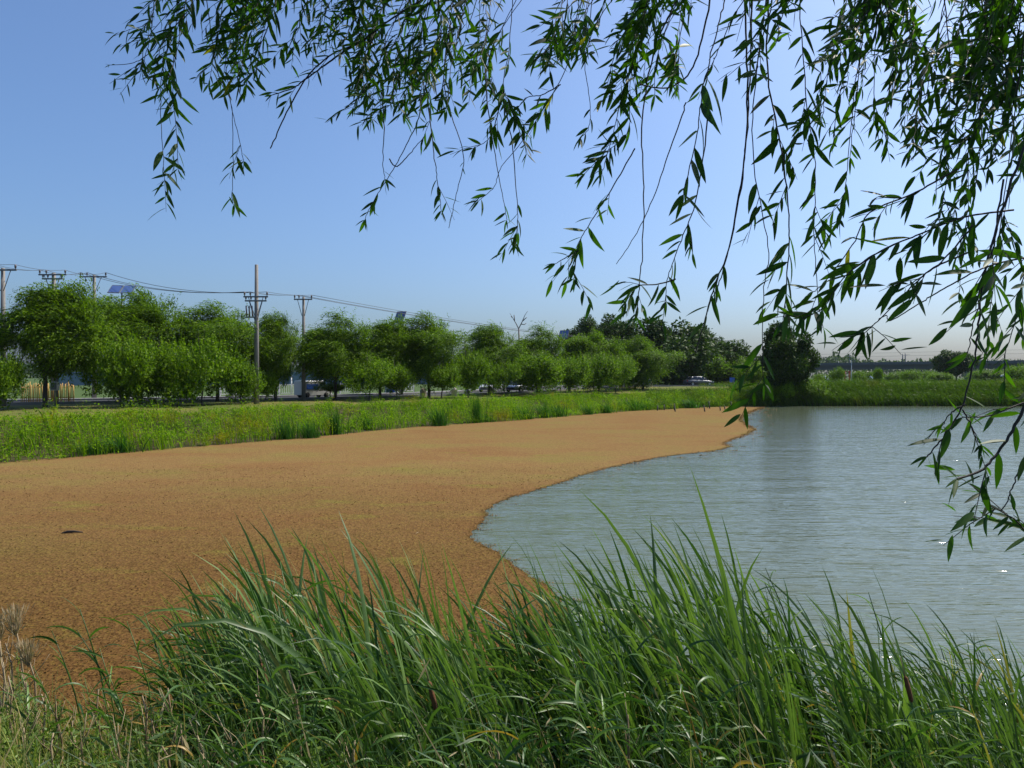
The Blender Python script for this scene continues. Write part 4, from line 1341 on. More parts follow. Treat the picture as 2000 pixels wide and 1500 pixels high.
# ------------------------------------------------------------------ foreground: cattails and reeds
def strap_leaf(seed, th0, th1, power, width, nseg=9, twist=1.2):
    """unit-length strap leaf leaning to -x: th0/th1 angle from vertical at base/tip."""
    r = random.Random(seed)
    phi0 = r.uniform(0, math.pi); tw = r.uniform(-twist, twist)
    c = Vector((0, 0, 0)); v, f = [], []
    for i in range(nseg + 1):
        s = i / nseg
        th = th0 + (th1 - th0) * s ** power
        t = Vector((-math.sin(th), 0, math.cos(th)))
        if i: c = c + t / nseg
        a = Vector((0, 1, 0)); b = a.cross(t)
        ph = phi0 + tw * s
        wv = a * math.cos(ph) + b * math.sin(ph); nn = t.cross(wv)
        w_ = width * (min(1, .65 + 1.2 * s)) * max(0.0, 1 - s ** 3.2) ** .8 * .5
        if i < nseg:
            v += [c - wv * w_, c + nn * w_ * .35, c + wv * w_]
        else: v.append(c)
    for i in range(nseg - 1):
        k = i * 3
        f += [(k, k + 1, k + 4, k + 3), (k + 1, k + 2, k + 5, k + 4)]
    k = (nseg - 1) * 3
    f += [(k, k + 1, k + 3), (k + 1, k + 2, k + 3)]
    me = MB().add(v, f, True).mesh('leaf', M['cattail'])
    return me
LV = []
for i in range(40):
    r_ = random.Random(100 + i)
    LV.append(strap_leaf(i, R(r_.uniform(3, 15)), R(r_.choice([20, 27, 34, 41, 48, 60, 85, 115])), r_.uniform(1.4, 3.2), r_.uniform(.014, .0215)))
# reed leaves: short, wide, arching
RL = []
for i in range(16):
    r_ = random.Random(300 + i)
    RL.append(strap_leaf(500 + i, R(r_.uniform(25, 45)), R(r_.uniform(70, 130)), r_.uniform(.9, 1.6), r_.uniform(.045, .07), 7, .7))
for me in RL: me.materials.clear(); me.materials.append(M['reed'])

PROF = [(-400, 1330), (120, 1330), (280, 1230), (330, 1160), (450, 1110), (545, 1040), (620, 1025), (740, 1050), (800, 1090), (900, 1140), (1000, 1130), (1070, 1085), (1150, 1060), (1280, 1025),
        (1400, 1040), (1480, 1085), (1600, 1125), (1700, 1160), (1850, 1190), (2000, 1235), (2300, 1330)]
def prof(px):
    return float(np.interp(px, [a for a, b in PROF], [b for a, b in PROF]))
def zone(x, y, h):
    px = 1000 + FOC * x / y
    a = next(t_ for lim, t_ in ((430, 'at the left end of the reed bed'), (560, 'on the left flank of the left reed hump'), (680, 'at the peak of the left reed hump'),
        (820, 'on the right flank of the left reed hump'), (950, 'in the dip before the brown duckweed'), (1070, 'where duckweed meets open water'), (1190, 'left of the peak of the right reed hump'),
        (1330, 'at the peak of the right reed hump'), (1470, 'just right of the right reed hump'), (1640, 'before open water right of the humps'), (1820, 'in the low right part of the reed bed'), (9999, 'in the bottom right corner')) if px < lim)
    b = 'back row' if y > 5.6 else ('middle row' if y > 4.7 else 'front row')
    c = 'tall' if h > 1.9 else ('medium' if h > 1.45 else 'short')
    return c, b, a
stem_me = MB().tube([(0, 0, -.1), (0, 0, .25), (-.01, 0, .5)], [.018, .014, .006], 6).mesh('cattail', M['cattail'])
def cattail(x, y, height, spike=False, nleaf=7):
    z = max(gz(x, y), -.05)
    root = link('cattail', stem_me); root.location = (x, y, z)
    zc_ = zone(x, y, height); tag(root, '%s %s cattail %s' % zc_, 'cattail', 'cattails: %s %s %s' % zc_)
    for k in range(nleaf):
        o = link('leaf', random.choice(LV), root)
        a = random.uniform(0, 6.283); rr = random.uniform(.008, .03)
        o.location = (math.cos(a) * rr, math.sin(a) * rr, 0)
        o.rotation_euler = (random.gauss(0, .05), random.gauss(0, .06), random.gauss(0, .6))
        s = height * random.choice((1.02, .95, .88, .78, .66, 1.08)) * random.uniform(.94, 1.05)
        o.scale = (s, s, s)
    if spike:
        root['label'] = '%s %s cattail with brown spike %s' % zc_
        root['group'] = 'spiked cattails: %s %s %s' % zc_
        h = height * random.uniform(.56, .70); dx = -h * .18
        MB().tube([(0, 0, 0), (dx * .3, 0, h * .5), (dx, 0, h)], [.006, .005, .004], 6).build('stalk', M['reed'], root)
        d = Vector((dx * .7, 0, h * .5)).normalized(); p = Vector((dx, 0, h))
        MB().tube([p, p + d * .015, p + d * .08, p + d * .16, p + d * .175], [.004, .013, .015, .013, .004], 10).build('flower_spike', M['brownspike'], root)
        MB().tube([p + d * .175, p + d * .30], [.004, .003], 5).build('spike_tip', M['dry'], root)
cnt = 0
r2 = random.Random(5)
while cnt < 299:
    px = r2.uniform(290, 2120); y = 4.0 + 2.6 * r2.random() ** .8
    if px < 420: y = r2.uniform(4.6, 6.2)
    dens = 1.0 if px < 1500 else .75
    if r2.random() > dens: continue
    tgt = prof(px) + abs(r2.gauss(0, 70)) + (6.3 - y) * 55
    if r2.random() < .04: tgt = prof(px) - r2.uniform(5, 28)
    zt = EYE - (tgt - HOR) / FOC * y
    x = (px - 1000) / FOC * y
    x += .18 * (zt)          # the tip hangs left of the root
    zb = max(gz(x, y), -.05)
    h = (zt - zb) * 1.09
    if h < .7 or h > 2.9: continue
    cattail(x, y, h, spike=(cnt % 27 == 4), nleaf=random.choice((8, 9, 10)))
    cnt += 1

# reeds: jointed stems with arching leaves, lower and nearer
def reed_stem(seed, h=1.0):
    r = random.Random(seed)
    pts = [Vector((-.20 * t ** 2 * h + r.uniform(-.008, .008), r.uniform(-.01, .01), t * h)) for t in (0, .2, .4, .6, .8, 1)]
    return pts
ST = []
for s in range(5):
    pts = reed_stem(s)
    ST.append((pts, MB().tube([p - Vector((0, 0, .05)) for p in pts[:1]] + pts, [.006, .006, .0055, .005, .0045, .0035, .002], 5).mesh('common_reed', M['reed'])))
def reed(x, y, h, label, group, n=9):
    z = max(gz(x, y), -.05)
    pts, me = random.choice(ST)
    root = link('common_reed', me); root.location = (x, y, z)
    root.scale = (h, h, h)
    root.rotation_euler = (random.gauss(0, .06), random.gauss(-.05, .07), random.gauss(0, .35))
    tag(root, label, 'reed', group)
    for k in range(n):
        t = .22 + .78 * (k + random.random() * .5) / n
        i = min(4, int(t * 5)); p = pts[i].lerp(pts[i + 1], t * 5 - i)
        o = link('leaf', random.choice(RL), root); o.location = p
        o.rotation_euler = (random.gauss(0, .12), random.gauss(0, .15), random.gauss(0, .75) + (0 if k % 3 else 2.6))
        s = random.uniform(.22, .38) / max(.6, h) * (1.1 - .35 * t)
        o.scale = (s, s, s)
cnt = 0
while cnt < 230:
    px = r2.uniform(280, 2150); y = 3.1 + 2.2 * r2.random()
    if px > 1450: y = 3.2 + 3.0 * r2.random()
    tgt = max(prof(px) + 60 + (5.6 - y) * 120 + r2.uniform(-40, 120), 1130)
    zt = EYE - (tgt - HOR) / FOC * y; x = (px - 1000) / FOC * y
    zb = max(gz(x, y), -.05); h = (zt - zb) * 1.05
    if h < .45 or h > 2.4: continue
    zr_ = zone(x, y, h); reed(x, y, h, '%s %s reed %s' % zr_, 'reeds: %s %s %s' % zr_, random.choice((8, 9, 10)))
    cnt += 1
for px, py, y in ((175, 1230, 5.0), (215, 1180, 5.4), (235, 1270, 4.8), (265, 1210, 5.2), (310, 1220, 5.0), (130, 1290, 4.7), (345, 1200, 5.2), (200, 1330, 4.6), (280, 1300, 4.7), (95, 1340, 4.5), (240, 1350, 4.3), (60, 1380, 4.3)):
    zt = EYE - (py - HOR) / FOC * y; x = (px - 1000) / FOC * y; zb = max(gz(x, y), -.05)
    reed(x, y, max(.5, zt - zb), 'thin single reed before the brown duckweed, ' + {60: 'leftmost', 95: 'second', 130: 'third', 175: 'fourth', 200: 'fifth', 215: 'sixth', 235: 'seventh', 240: 'eighth', 265: 'ninth', 280: 'tenth', 310: 'eleventh', 345: 'rightmost'}[px] + ' of twelve', 'thin reeds at the left', 8)

def undergrowth():
    n = 7000
    px = rng.uniform(-60, 2100, n); y = 2.9 + 3.6 * rng.random(n)
    x = (px - 1000) / FOC * y
    z = np.maximum(ground_z(x, y), -.05)
    pr = np.interp(px, [a for a, b in PROF], [b for a, b in PROF])
    zt = EYE - (np.maximum(pr + 110, 1210) + rng.uniform(0, 200, n) - HOR) / FOC * y
    h = np.clip((zt - z), .12, 1.5) * rng.uniform(.35, 1.0, n)
    lean = np.stack([rng.normal(-.22, .18, n), rng.normal(0, .2, n)], 1)
    V1 = blades(np.stack([x, y, z - .03], 1), h, rng.uniform(.004, .011, n), lean, rng.random(n), segs=3)
    m = 9000
    i = rng.integers(0, n, m); t = rng.uniform(.3, 1, m)
    pos = np.stack([x, y, z], 1)[i] + np.stack([lean[i, 0] * t ** 1.7, lean[i, 1] * t ** 1.7, t * .85], 1) * h[i][:, None]
    v, tt = leafquads(pos, np.stack([rng.normal(-.3, .7, m), rng.normal(0, .7, m), rng.normal(.3, .5, m)], 1), rng.normal(0, 1, (m, 3)) + np.array([0, 0, .8]), rng.uniform(.05, .16, m), rng.uniform(.007, .016, m))
    V, F = merge([V1, (v, np.zeros((0, 4), int), tt)])
    tag(link('undergrowth', np_mesh('undergrowth', V, F, M['under'])), 'tangled thin grass and stems low in the near reed bed', 'undergrowth', kind='stuff')
undergrowth()

def wild_grass():
    n = 5200
    px = np.where(rng.random(n) < .75, rng.uniform(-80, 330, n), rng.uniform(300, 720, n)); y = rng.uniform(3.2, 5.9, n)
    x = (px - 1000) / FOC * y; z = np.maximum(ground_z(x, y), -.05)
    top = np.interp(px, [-80, 40, 130, 330, 720], [1190, 1200, 1300, 1290, 1390]) + np.abs(rng.normal(0, 90, n)) + (5.6 - y) * 60
    h = np.clip(EYE - (top - HOR) / FOC * y - z, .12, 1.5) * rng.uniform(.55, 1.05, n)
    lean = np.stack([rng.normal(-.2, .2, n), rng.normal(0, .18, n)], 1)
    V, F = merge([blades(np.stack([x, y, z - .03], 1), h, rng.uniform(.004, .009, n), lean, rng.random(n), segs=4)])
    tag(link('wild_grass', np_mesh('wild_grass', V, F, M['straw'])), 'wispy light green and straw coloured grass at the lower left', 'grass', kind='stuff')
wild_grass()

# weeds and dry stalks at the lower left
def weed(px, py, y, label, n=70):
    zt = EYE - (py - HOR) / FOC * y; x = (px - 1000) / FOC * y; z = max(gz(x, y), -.05); h = zt - z
    root = empty('weed', (x, y, z)); tag(root, label, 'weed', 'leafy weeds at the lower left')
    b = MB(); tips = []
    for k in range(5):
        a = random.uniform(0, 6.283); hh = h * random.uniform(.6, 1)
        t_ = Vector((math.cos(a) * .16 * h - .06, math.sin(a) * .16 * h, hh)); tips.append(t_)
        b.tube([(0, 0, -.05), t_ * .5 + Vector((.02, 0, 0)), t_], [.006, .004, .002], 5)
    b.build('stem', M['weed'], root)
    m = n * 5; ti = rng.integers(0, 5, m); t = rng.uniform(.2, 1, m); T_ = np.array([tuple(q) for q in tips])
    pos = T_[ti] * t[:, None]; dr = np.stack([rng.normal(0, 1, m), rng.normal(0, 1, m), rng.normal(.7, .5, m)], 1)
    v, tt = leafquads(pos, dr, rng.normal(0, .6, (m, 3)) + np.array([0, 0, 1]), rng.uniform(.035, .085, m) * (1.1 - .5 * t), rng.uniform(.008, .018, m))
    o = link('foliage', np_mesh('weed_leaves', v, [tt], M['weed']), root); o['kind'] = 'stuff'
for px, py, y, lab in [(20, 1330, 4.6, 'yellow green weed at the left edge under the dry stalks'), (55, 1370, 4.3, 'leafy weed second from the left edge'), (100, 1350, 4.5, 'bright weed below the dry seed head'), (85, 1290, 4.9, 'tall pale weed beside the dry seed head'),
                       (145, 1400, 4.2, 'low bright weed at the bottom left'), (185, 1380, 4.4, 'weed below the thin reeds at the left'), (10, 1420, 3.9, 'weed in the bottom left corner'), (70, 1440, 3.8, 'weed at the bottom edge near the left corner'),
                       (215, 1430, 4.0, 'weed at the bottom edge left of the pale bare stem'), (130, 1460, 3.7, 'weed in the middle of the bottom left weeds'), (260, 1410, 4.1, 'weed touching the pale bare stem'), (600, 1400, 3.5, 'pale grey green weed low before the cattails'), (655, 1420, 3.4, 'pale weed right of the grey green one'),
                       (40, 1250, 5.0, 'thin tall weed among the dry stalks'), (330, 1400, 4.0, 'weed right of the pale bare stem'), (180, 1480, 3.6, 'small weed at the very bottom left of the stem')]:
    weed(px, py, y, lab)
def dry(px, py, y, label, head=True, bare=False):
    zt = EYE - (py - HOR) / FOC * y; x = (px - 1000) / FOC * y; z = max(gz(x, y), -.05); h = zt - z
    root = empty('dry_stalk', (x, y, z)); tag(root, label, 'dry plant', 'dry stalks at the lower left')
    w_ = [Vector((random.uniform(-.02, .02) - .05 * t * t * h, random.uniform(-.02, .02), t * h * .82)) for t in (0, .3, .6, .85, 1)]
    MB().tube(w_, [.010, .009, .007, .006, .004], 5).build('stem', M['dry'], root)
    top = w_[-1]
    for k in range(5):
        t = random.uniform(.4, .9); i = min(3, int(t * 4)); p = w_[i].lerp(w_[i + 1], t * 4 - i)
        d = Vector((random.uniform(-1, 1), random.uniform(-1, 1), 1.2)).normalized() * random.uniform(.08, .2)
        MB().tube([p, p + d * .6 + Vector((0, 0, -.01)), p + d], [.003, .0025, .0015], 4).build('side_twig', M['dry'], root)
    if head:
        m = 420
        dr = rng.normal(0, .26, (m, 3)) + np.array([-.12, 0, 1.0]); dr = norm(dr)
        pos = np.array(tuple(top)) - np.array([0, 0, .05]) + dr * rng.uniform(0, .24 * h, (m, 1)) * .6
        v, tt = leafquads(pos, dr, rng.normal(0, 1, (m, 3)), rng.uniform(.03, .08, m), rng.uniform(.003, .007, m))
        o = link('seed_head', np_mesh('seed_head', v, [tt], M['dry']), root); o['kind'] = 'stuff'
for px, py, y, lab, hd in [(52, 1165, 5.0, 'tallest dry stalk with a bushy pale seed head at the left', True), (14, 1180, 5.0, 'dry stalk with a seed head at the left edge', True), (75, 1235, 4.8, 'shorter dry stalk right of the tallest seed head', True),
                           (30, 1270, 4.6, 'bare dry stalk between the two seed heads', False), (295, 1310, 4.2, 'pale bare stem standing alone left of the cattails', False), (345, 1290, 4.4, 'leaning brown stem right of the pale bare stem', False),
                           (120, 1330, 4.5, 'bare brown stem beside the bright weed', False), (5, 1300, 4.4, 'bare pale stem at the left edge', False), (590, 1240, 4.2, 'bare dead stem among the left cattails', False), (520, 1300, 4.0, 'bare dead stem at the left foot of the cattails', False)]:
    dry(px, py, y, lab, hd)
for i, (px, py, y) in enumerate([(28, 1200, 5.1), (64, 1285, 4.7), (92, 1310, 4.5), (18, 1240, 4.8), (150, 1370, 4.2), (165, 1420, 3.9), (48, 1390, 4.0), (110, 1400, 3.9), (310, 1360, 4.1), (330, 1420, 3.8), (365, 1380, 4.0), (400, 1400, 3.9), (240, 1400, 4.0), (205, 1300, 4.6), (455, 1390, 3.9), (700, 1390, 3.6), (980, 1380, 3.6), (1240, 1330, 3.8)]):
    dry(px, py, y, 'thin bare brown stem %s' % ('among the weeds at the lower left' if px < 290 else 'at the left foot of the cattails' if px < 500 else 'low in the front of the reed bed'), False)

# ------------------------------------------------------------------ the overhanging willow
WX, WY = 4.6, -1.6
WZ = gz(WX, WY)
wroot = empty('weeping_willow', (WX, WY, WZ))
tag(wroot, 'weeping willow whose leafy twigs hang down across the top of the view', 'tree')
WO = Vector((WX, WY, WZ))
tb = MB().tube([(0, 0, -.3), (.02, 0, .5), (-.1, .05, 1.8), (-.3, .25, 3.2), (-.5, .4, 4.2)], [.42, .30, .26, .22, .18], 12)
tb.build('trunk', M['bark'], wroot)
top0 = WO + Vector((-.5, .4, 4.2))
limbs = [[top0, Vector((2.6, .6, 6.4)), Vector((.8, 1.8, 6.5)), Vector((-1.0, 2.9, 6.2)), Vector((-2.6, 3.4, 5.7))],
         [top0, Vector((3.4, .6, 6.5)), Vector((2.4, 2.2, 6.4)), Vector((1.2, 3.2, 6.0)), Vector((.4, 3.6, 5.6))],
         [top0, Vector((4.0, .4, 6.6)), Vector((3.6, 2.2, 6.2)), Vector((3.0, 3.4, 5.6))],
         [top0, Vector((5.2, -.6, 6.8)), Vector((6.0, 1.6, 6.4)), Vector((5.4, 3.6, 5.4))],
         [top0, Vector((2.4, -1.6, 6.6)), Vector((-.6, -1.2, 6.6)), Vector((-2.8, .2, 6.0))]]
for L_ in limbs:
    MB().tube([p - WO for p in L_], list(np.linspace(.13, .025, len(L_))), 8).build('branch', M['bark'], wroot)

def willow_leaf(seed):
    r = random.Random(seed)
    bend = r.uniform(-.1, .45); wv = r.uniform(.17, .215); cup = r.uniform(.15, .4); side = r.uniform(-.12, .12)
    v, f = [], []
    n = 6
    for i in range(n + 1):
        s = i / n
        c = Vector((side * s * s, s, -bend * s * s * .5))
        w_ = wv * .5 * (math.sin(math.pi * min(1, s ** .8)) ** .85 if 0 < s < 1 else 0)
        if i == 0: v.append(c)
        elif i == n: v.append(c)
        else: v += [c + Vector((-w_, 0, w_ * cup)), c, c + Vector((w_, 0, w_ * cup))]
    f += [(0, 2, 1), (0, 3, 2)]
    for i in range(n - 2):
        k = 1 + i * 3
        f += [(k, k + 1, k + 4, k + 3), (k + 1, k + 2, k + 5, k + 4)]
    k = 1 + (n - 2) * 3; e = len(v) - 1
    f += [(k, k + 1, e), (k + 1, k + 2, e)]
    return v, f
WL = [willow_leaf(s) for s in range(8)]
WLM = [MB().add(v, f, True).mesh('leaf', M['willow']) for v, f in WL]

LEAVES = []      # (matrix, screen size, in frame, variant)
def catmull(pts, n=8):
    out = []
    for i in range(len(pts) - 1):
        p0, p1, p2, p3 = pts[max(i - 1, 0)], pts[i], pts[i + 1], pts[min(i + 2, len(pts) - 1)]
        for k in range(n):
            t = k / n
            out.append(.5 * ((2 * p1) + (p2 - p0) * t + (2 * p0 - 5 * p1 + 4 * p2 - p3) * t * t + (3 * p1 - p0 - 3 * p2 + p3) * t ** 3))
    out.append(pts[-1]); return out
wr = random.Random(77)
def strand(px_pts, D0, D1, leafy, Ll=.098, spacing=.027, r0=.0019, wind=.18, sub=.14):
    """px_pts: picture points from the top down; leafy: list of (t0, t1) fractions that bear leaves."""
    n = len(px_pts)
    pts = [P(a, b, D0 + (D1 - D0) * i / max(1, n - 1)) for i, (a, b) in enumerate(px_pts)]
    up = (pts[0] - pts[1]).normalized()
    if px_pts[0][1] < 30:
        pts = [pts[0] + Vector((up.x * .3 + .25, -.1, .75)), pts[0] + up * .3] + pts
        skip = 2
    else: skip = 0
    cv = catmull(pts, 8)
    for k in range(1, len(cv)): cv[k] = cv[k] + Vector((wr.gauss(0, .0011), wr.gauss(0, .0011), 0))
    seg = [0.0]
    for a, b in zip(cv[:-1], cv[1:]): seg.append(seg[-1] + (b - a).length)
    s0 = seg[skip * 8]; tot = seg[-1]
    rr = [r0 * (1 - .65 * s / tot) + .0004 for s in seg]
    MB().tube([p - WO for p in cv], rr, 4, cap=False).build('twig', M['twig'], wroot)
    def at(s):
        i = int(np.searchsorted(seg, s)) ; i = min(max(i, 1), len(seg) - 1)
        t = (s - seg[i - 1]) / max(1e-6, seg[i] - seg[i - 1])
        return cv[i - 1].lerp(cv[i], t), (cv[i] - cv[i - 1]).normalized()
    def put(p, tdir, az, L, droop=.35):
        o = tdir.orthogonal().normalized(); o2 = tdir.cross(o)
        side = o * math.cos(az) + o2 * math.sin(az)
        side.y *= .55
        d = (tdir * wr.uniform(.35, .8) + side * wr.uniform(.6, 1.0) + Vector((-wind * wr.uniform(0, 2), 0, -droop * wr.uniform(.3, 1.5)))).normalized()
        nn = Vector((wr.gauss(0, .5), wr.gauss(-.35, .55), wr.gauss(.6, .4)))
        x = d.cross(nn); 
        if x.length < 1e-3: x = d.orthogonal()
        x.normalize(); z = x.cross(d)
        wsc = wr.uniform(.8, 1.1); L = L * 1.04
        m = Matrix(((x.x * L * wsc, d.x * L, z.x * L, p.x), (x.y * L * wsc, d.y * L, z.y * L, p.y), (x.z * L * wsc, d.z * L, z.z * L, p.z), (0, 0, 0, 1)))
        c = p + d * L * .5
        sx, sy = 1000 + FOC * c.x / c.y, HOR - FOC * (c.z - EYE) / c.y
        LEAVES.append((m, L / c.y, (0 < sx < 2000 and 0 < sy < 1500), wr.randrange(8)))
    for t0, t1 in leafy:
        a = s0 + t0 * (tot - s0) if t0 > 0 else (seg[0] if skip else 0); b = s0 + t1 * (tot - s0)
        s = a; k = wr.randrange(2)
        while s < b:
            p, td = at(s)
            fr = (s - a) / max(.05, b - a)
            L = Ll * wr.uniform(.6, 1.15) * (1.0 - .45 * max(0, fr - .6) / .4 * (1 if t1 > .97 else .3))
            put(p, td, math.pi * k + wr.gauss(0, .6), L)
            if wr.random() < .28:      # short side shoot
                o = td.orthogonal().normalized(); az = wr.uniform(0, 6.28)
                d = (td * .8 + (o * math.cos(az) + td.cross(o) * math.sin(az)) * .6 + Vector((-.15, 0, -.2))).normalized()
                ln = sub * wr.uniform(.4, 1)
                e = p + d * ln
                SH.tube([p - WO, p + d * ln * .5 - WO, e - WO + Vector((0, 0, -.01))], [.0012, .001, .0006], 3, cap=False)
                for q in range(int(ln / .022)):
                    put(p + d * (q + 1) * .022, d, math.pi * q + wr.gauss(0, .6), Ll * wr.uniform(.5, .9))
            s += spacing * wr.uniform(.7, 1.4); k += 1
        if t1 > .97:
            p, td = at(tot - .001)
            for q in range(3): put(p, td, q * 2.1 + wr.random(), Ll * wr.uniform(.45, .75))
SH = MB()
A = strand
A([(372, -30), (345, 60), (318, 120), (314, 210), (318, 300), (322, 352)], 2.7, 2.6, [(.1, .62), (.85, 1)], .10)
A([(352, -30), (340, 90), (337, 180), (345, 260), (347, 330)], 2.75, 2.7, [(.45, 1)], .085)
A([(330, 40), (300, 95), (262, 122), (214, 127)], 2.7, 2.7, [(.93, 1)], .03, sub=.03)
A([(395, -30), (360, 30), (320, 80), (300, 150)], 2.6, 2.6, [(0, 1)], .095)
A([(400, -20), (425, 140), (450, 200), (455, 300), (453, 385), (457, 400)], 2.7, 2.7, [(.93, 1)], .085)
A([(455, -20), (441, 90), (449, 190), (470, 285), (476, 315)], 2.72, 2.7, [(0, .25), (.9, 1)], .09)
A([(545, -20), (520, 60), (490, 130), (480, 165)], 2.6, 2.6, [(0, 1)], .1)
A([(840, -10), (760, 40), (700, 84), (650, 105), (600, 150), (560, 220), (528, 290)], 2.7, 2.65, [(0, .62)], .07, .034, .005)
A([(700, 84), (655, 112), (600, 152), (572, 172), (530, 186)], 2.7, 2.68, [(.5, 1)], .08, .034, .004)
A([(735, 60), (712, 120), (705, 165), (690, 210)], 2.7, 2.7, [(.1, 1)], .07)
A([(860, -20), (800, 60), (770, 130), (765, 200), (720, 225)], 2.6, 2.6, [(0, 1)], .08)
A([(745, 180), (750, 250), (748, 320), (752, 350)], 2.6, 2.6, [(.9, 1)], .07, sub=.08)
A([(835, 150), (818, 230), (785, 300), (750, 360), (725, 400), (712, 430)], 2.65, 2.6, [(.72, 1)], .075)
A([(760, 310), (775, 325), (800, 300), (830, 265)], 2.6, 2.6, [], .07)
A([(880, 40), (868, 170), (905, 300), (893, 370), (877, 446)], 2.6, 2.6, [(.68, .72)], .03, sub=.02)
A([(835, 190), (848, 300), (855, 360), (862, 412)], 2.6, 2.6, [(.2, .4), (.72, 1)], .08)
A([(945, 100), (952, 200), (965, 290), (985, 400), (990, 430)], 2.6, 2.55, [(.9, 1)], .07)
A([(980, 180), (1000, 280), (1010, 400), (1010, 440), (1004, 480)], 2.6, 2.55, [(.72, 1)], .08)
A([(1002, -20), (995, 90), (983, 170), (1000, 210), (1030, 300)], 2.6, 2.6, [(.25, .35), (.55, 1)], .085)
A([(985, 175), (970, 230), (955, 270), (925, 290)], 2.6, 2.6, [(.1, 1)], .08)
A([(1140, -20), (1110, 120), (1075, 190), (1025, 270), (980, 325), (965, 365), (935, 392)], 2.6, 2.55, [(.45, .62), (.92, 1)], .085)
A([(1095, 165), (1060, 185), (1030, 190), (1012, 210)], 2.5, 2.5, [(0, 1)], .07)
A([(1110, -20), (1105, 30), (1085, 90), (1068, 120)], 2.5, 2.5, [(0, 1)], .085)
A([(1160, -20), (1142, 110), (1152, 200), (1150, 250), (1132, 270)], 2.5, 2.5, [(.78, 1)], .075)
A([(1270, -20), (1240, 110), (1215, 190), (1195, 270), (1175, 340)], 2.4, 2.4, [(.05, 1)], .095)
A([(1245, -20), (1225, 120), (1228, 250), (1180, 300), (1140, 340)], 2.45, 2.4, [(.3, 1)], .09)
A([(1240, 290), (1200, 360), (1150, 440), (1130, 480), (1120, 545)], 2.4, 2.35, [(.35, 1)], .085)
A([(1130, 490), (1110, 500), (1085, 515)], 2.35, 2.35, [(0, 1)], .08)
A([(1330, -20), (1275, 110), (1254, 250), (1258, 380), (1255, 480), (1249, 555), (1243, 620)], 2.4, 2.3, [(.9, 1)], .085, r0=.0034)
A([(1340, 200), (1310, 290), (1270, 400), (1235, 470), (1203, 516)], 2.4, 2.4, [(.9, .93)], .02, sub=.02)
A([(1392, -20), (1358, 120), (1310, 170), (1250, 165)], 2.3, 2.3, [], .08, r0=.005)
A([(1420, -20), (1400, 60), (1372, 180), (1362, 260), (1335, 380)], 1.55, 1.4, [(.45, 1)], .095, .028)
A([(1385, 200), (1362, 380), (1330, 470), (1305, 540), (1300, 590)], 2.1, 2.1, [(.45, 1)], .085)
A([(1320, 545), (1285, 555), (1240, 560), (1222, 590)], 2.1, 2.1, [(.3, 1)], .08)
A([(1455, -20), (1460, 200), (1452, 330), (1425, 480), (1395, 560), (1376, 630), (1358, 690)], 2.2, 2.1, [(.75, .93)], .09, r0=.004)
A([(1470, -20), (1462, 210), (1450, 340), (1420, 500), (1400, 565)], 2.2, 2.15, [], .08, r0=.0036)
A([(1500, -20), (1500, 150), (1528, 300), (1540, 420), (1540, 500), (1530, 630)], 2.0, 1.95, [(.25, .62), (.74, 1)], .088, r0=.0035)
A([(1515, -20), (1480, 120), (1470, 300), (1500, 480), (1492, 560), (1489, 680), (1492, 750)], 1.9, 1.8, [(.5, .58), (.90, 1)], .085)
A([(1560, -20), (1575, 200), (1592, 320), (1590, 470), (1600, 600), (1608, 640)], 2.0, 1.95, [(.1, .75), (.9, 1)], .085)
A([(1700, -20), (1672, 160), (1655, 320), (1650, 380), (1640, 430)], 2.1, 2.1, [(.0, .3), (.78, 1)], .085)
A([(1870, 330), (1790, 375), (1700, 415), (1670, 470), (1620, 540), (1590, 570)], 1.7, 1.7, [(.2, 1)], .085, .03)
A([(1980, 410), (1880, 425), (1790, 460), (1720, 490), (1650, 540), (1610, 600), (1570, 620)], 1.65, 1.6, [(.1, 1)], .09, .03)
A([(2020, 500), (1930, 520), (1850, 560), (1800, 590), (1740, 626), (1728, 616), (1690, 650)], 1.75, 1.7, [(.05, .35), (.95, 1)], .09)
A([(1900, 490), (1830, 520), (1780, 560), (1722, 620), (1700, 640), (1682, 655)], 1.7, 1.7, [(.9, 1)], .085)
A([(1900, 440), (1850, 500), (1800, 540), (1770, 560)], 1.6, 1.6, [(0, 1)], .09)
A([(2040, 200), (1985, 330), (1930, 500), (1915, 600), (1905, 690), (1880, 790), (1845, 850), (1810, 892)], 1.45, 1.35, [(.62, .68), (.9, 1)], .06, .03, .003)
A([(1960, 350), (1940, 480), (1915, 560), (1900, 640), (1890, 690)], 1.4, 1.4, [(.4, 1)], .075)
A([(1885, 790), (1860, 805), (1838, 832)], 1.36, 1.36, [(.1, 1)], .04, .022, .0015)
A([(1880, 800), (1900, 840), (1915, 870)], 1.36, 1.36, [(.1, 1)], .045, .022, .0015)
A([(2060, 700), (2010, 780), (1965, 860), (1920, 915), (1870, 935)], 1.3, 1.25, [(.2, 1)], .074, .032, .004)
A([(2060, 800), (2000, 900), (1975, 960), (1955, 1000)], 1.3, 1.3, [(.0, .6)], .07, .034)
A([(2060, 770), (1990, 790), (1930, 812), (1880, 815)], 1.4, 1.4, [(.1, 1)], .075, .03)
A([(2080, 1080), (2010, 1040), (1975, 1010), (1930, 985)], 1.45, 1.4, [(.1, 1)], .06, .02)
A([(2060, 300), (2010, 480), (1985, 620), (1960, 700)], 1.7, 1.7, [(.5, 1)], .07)
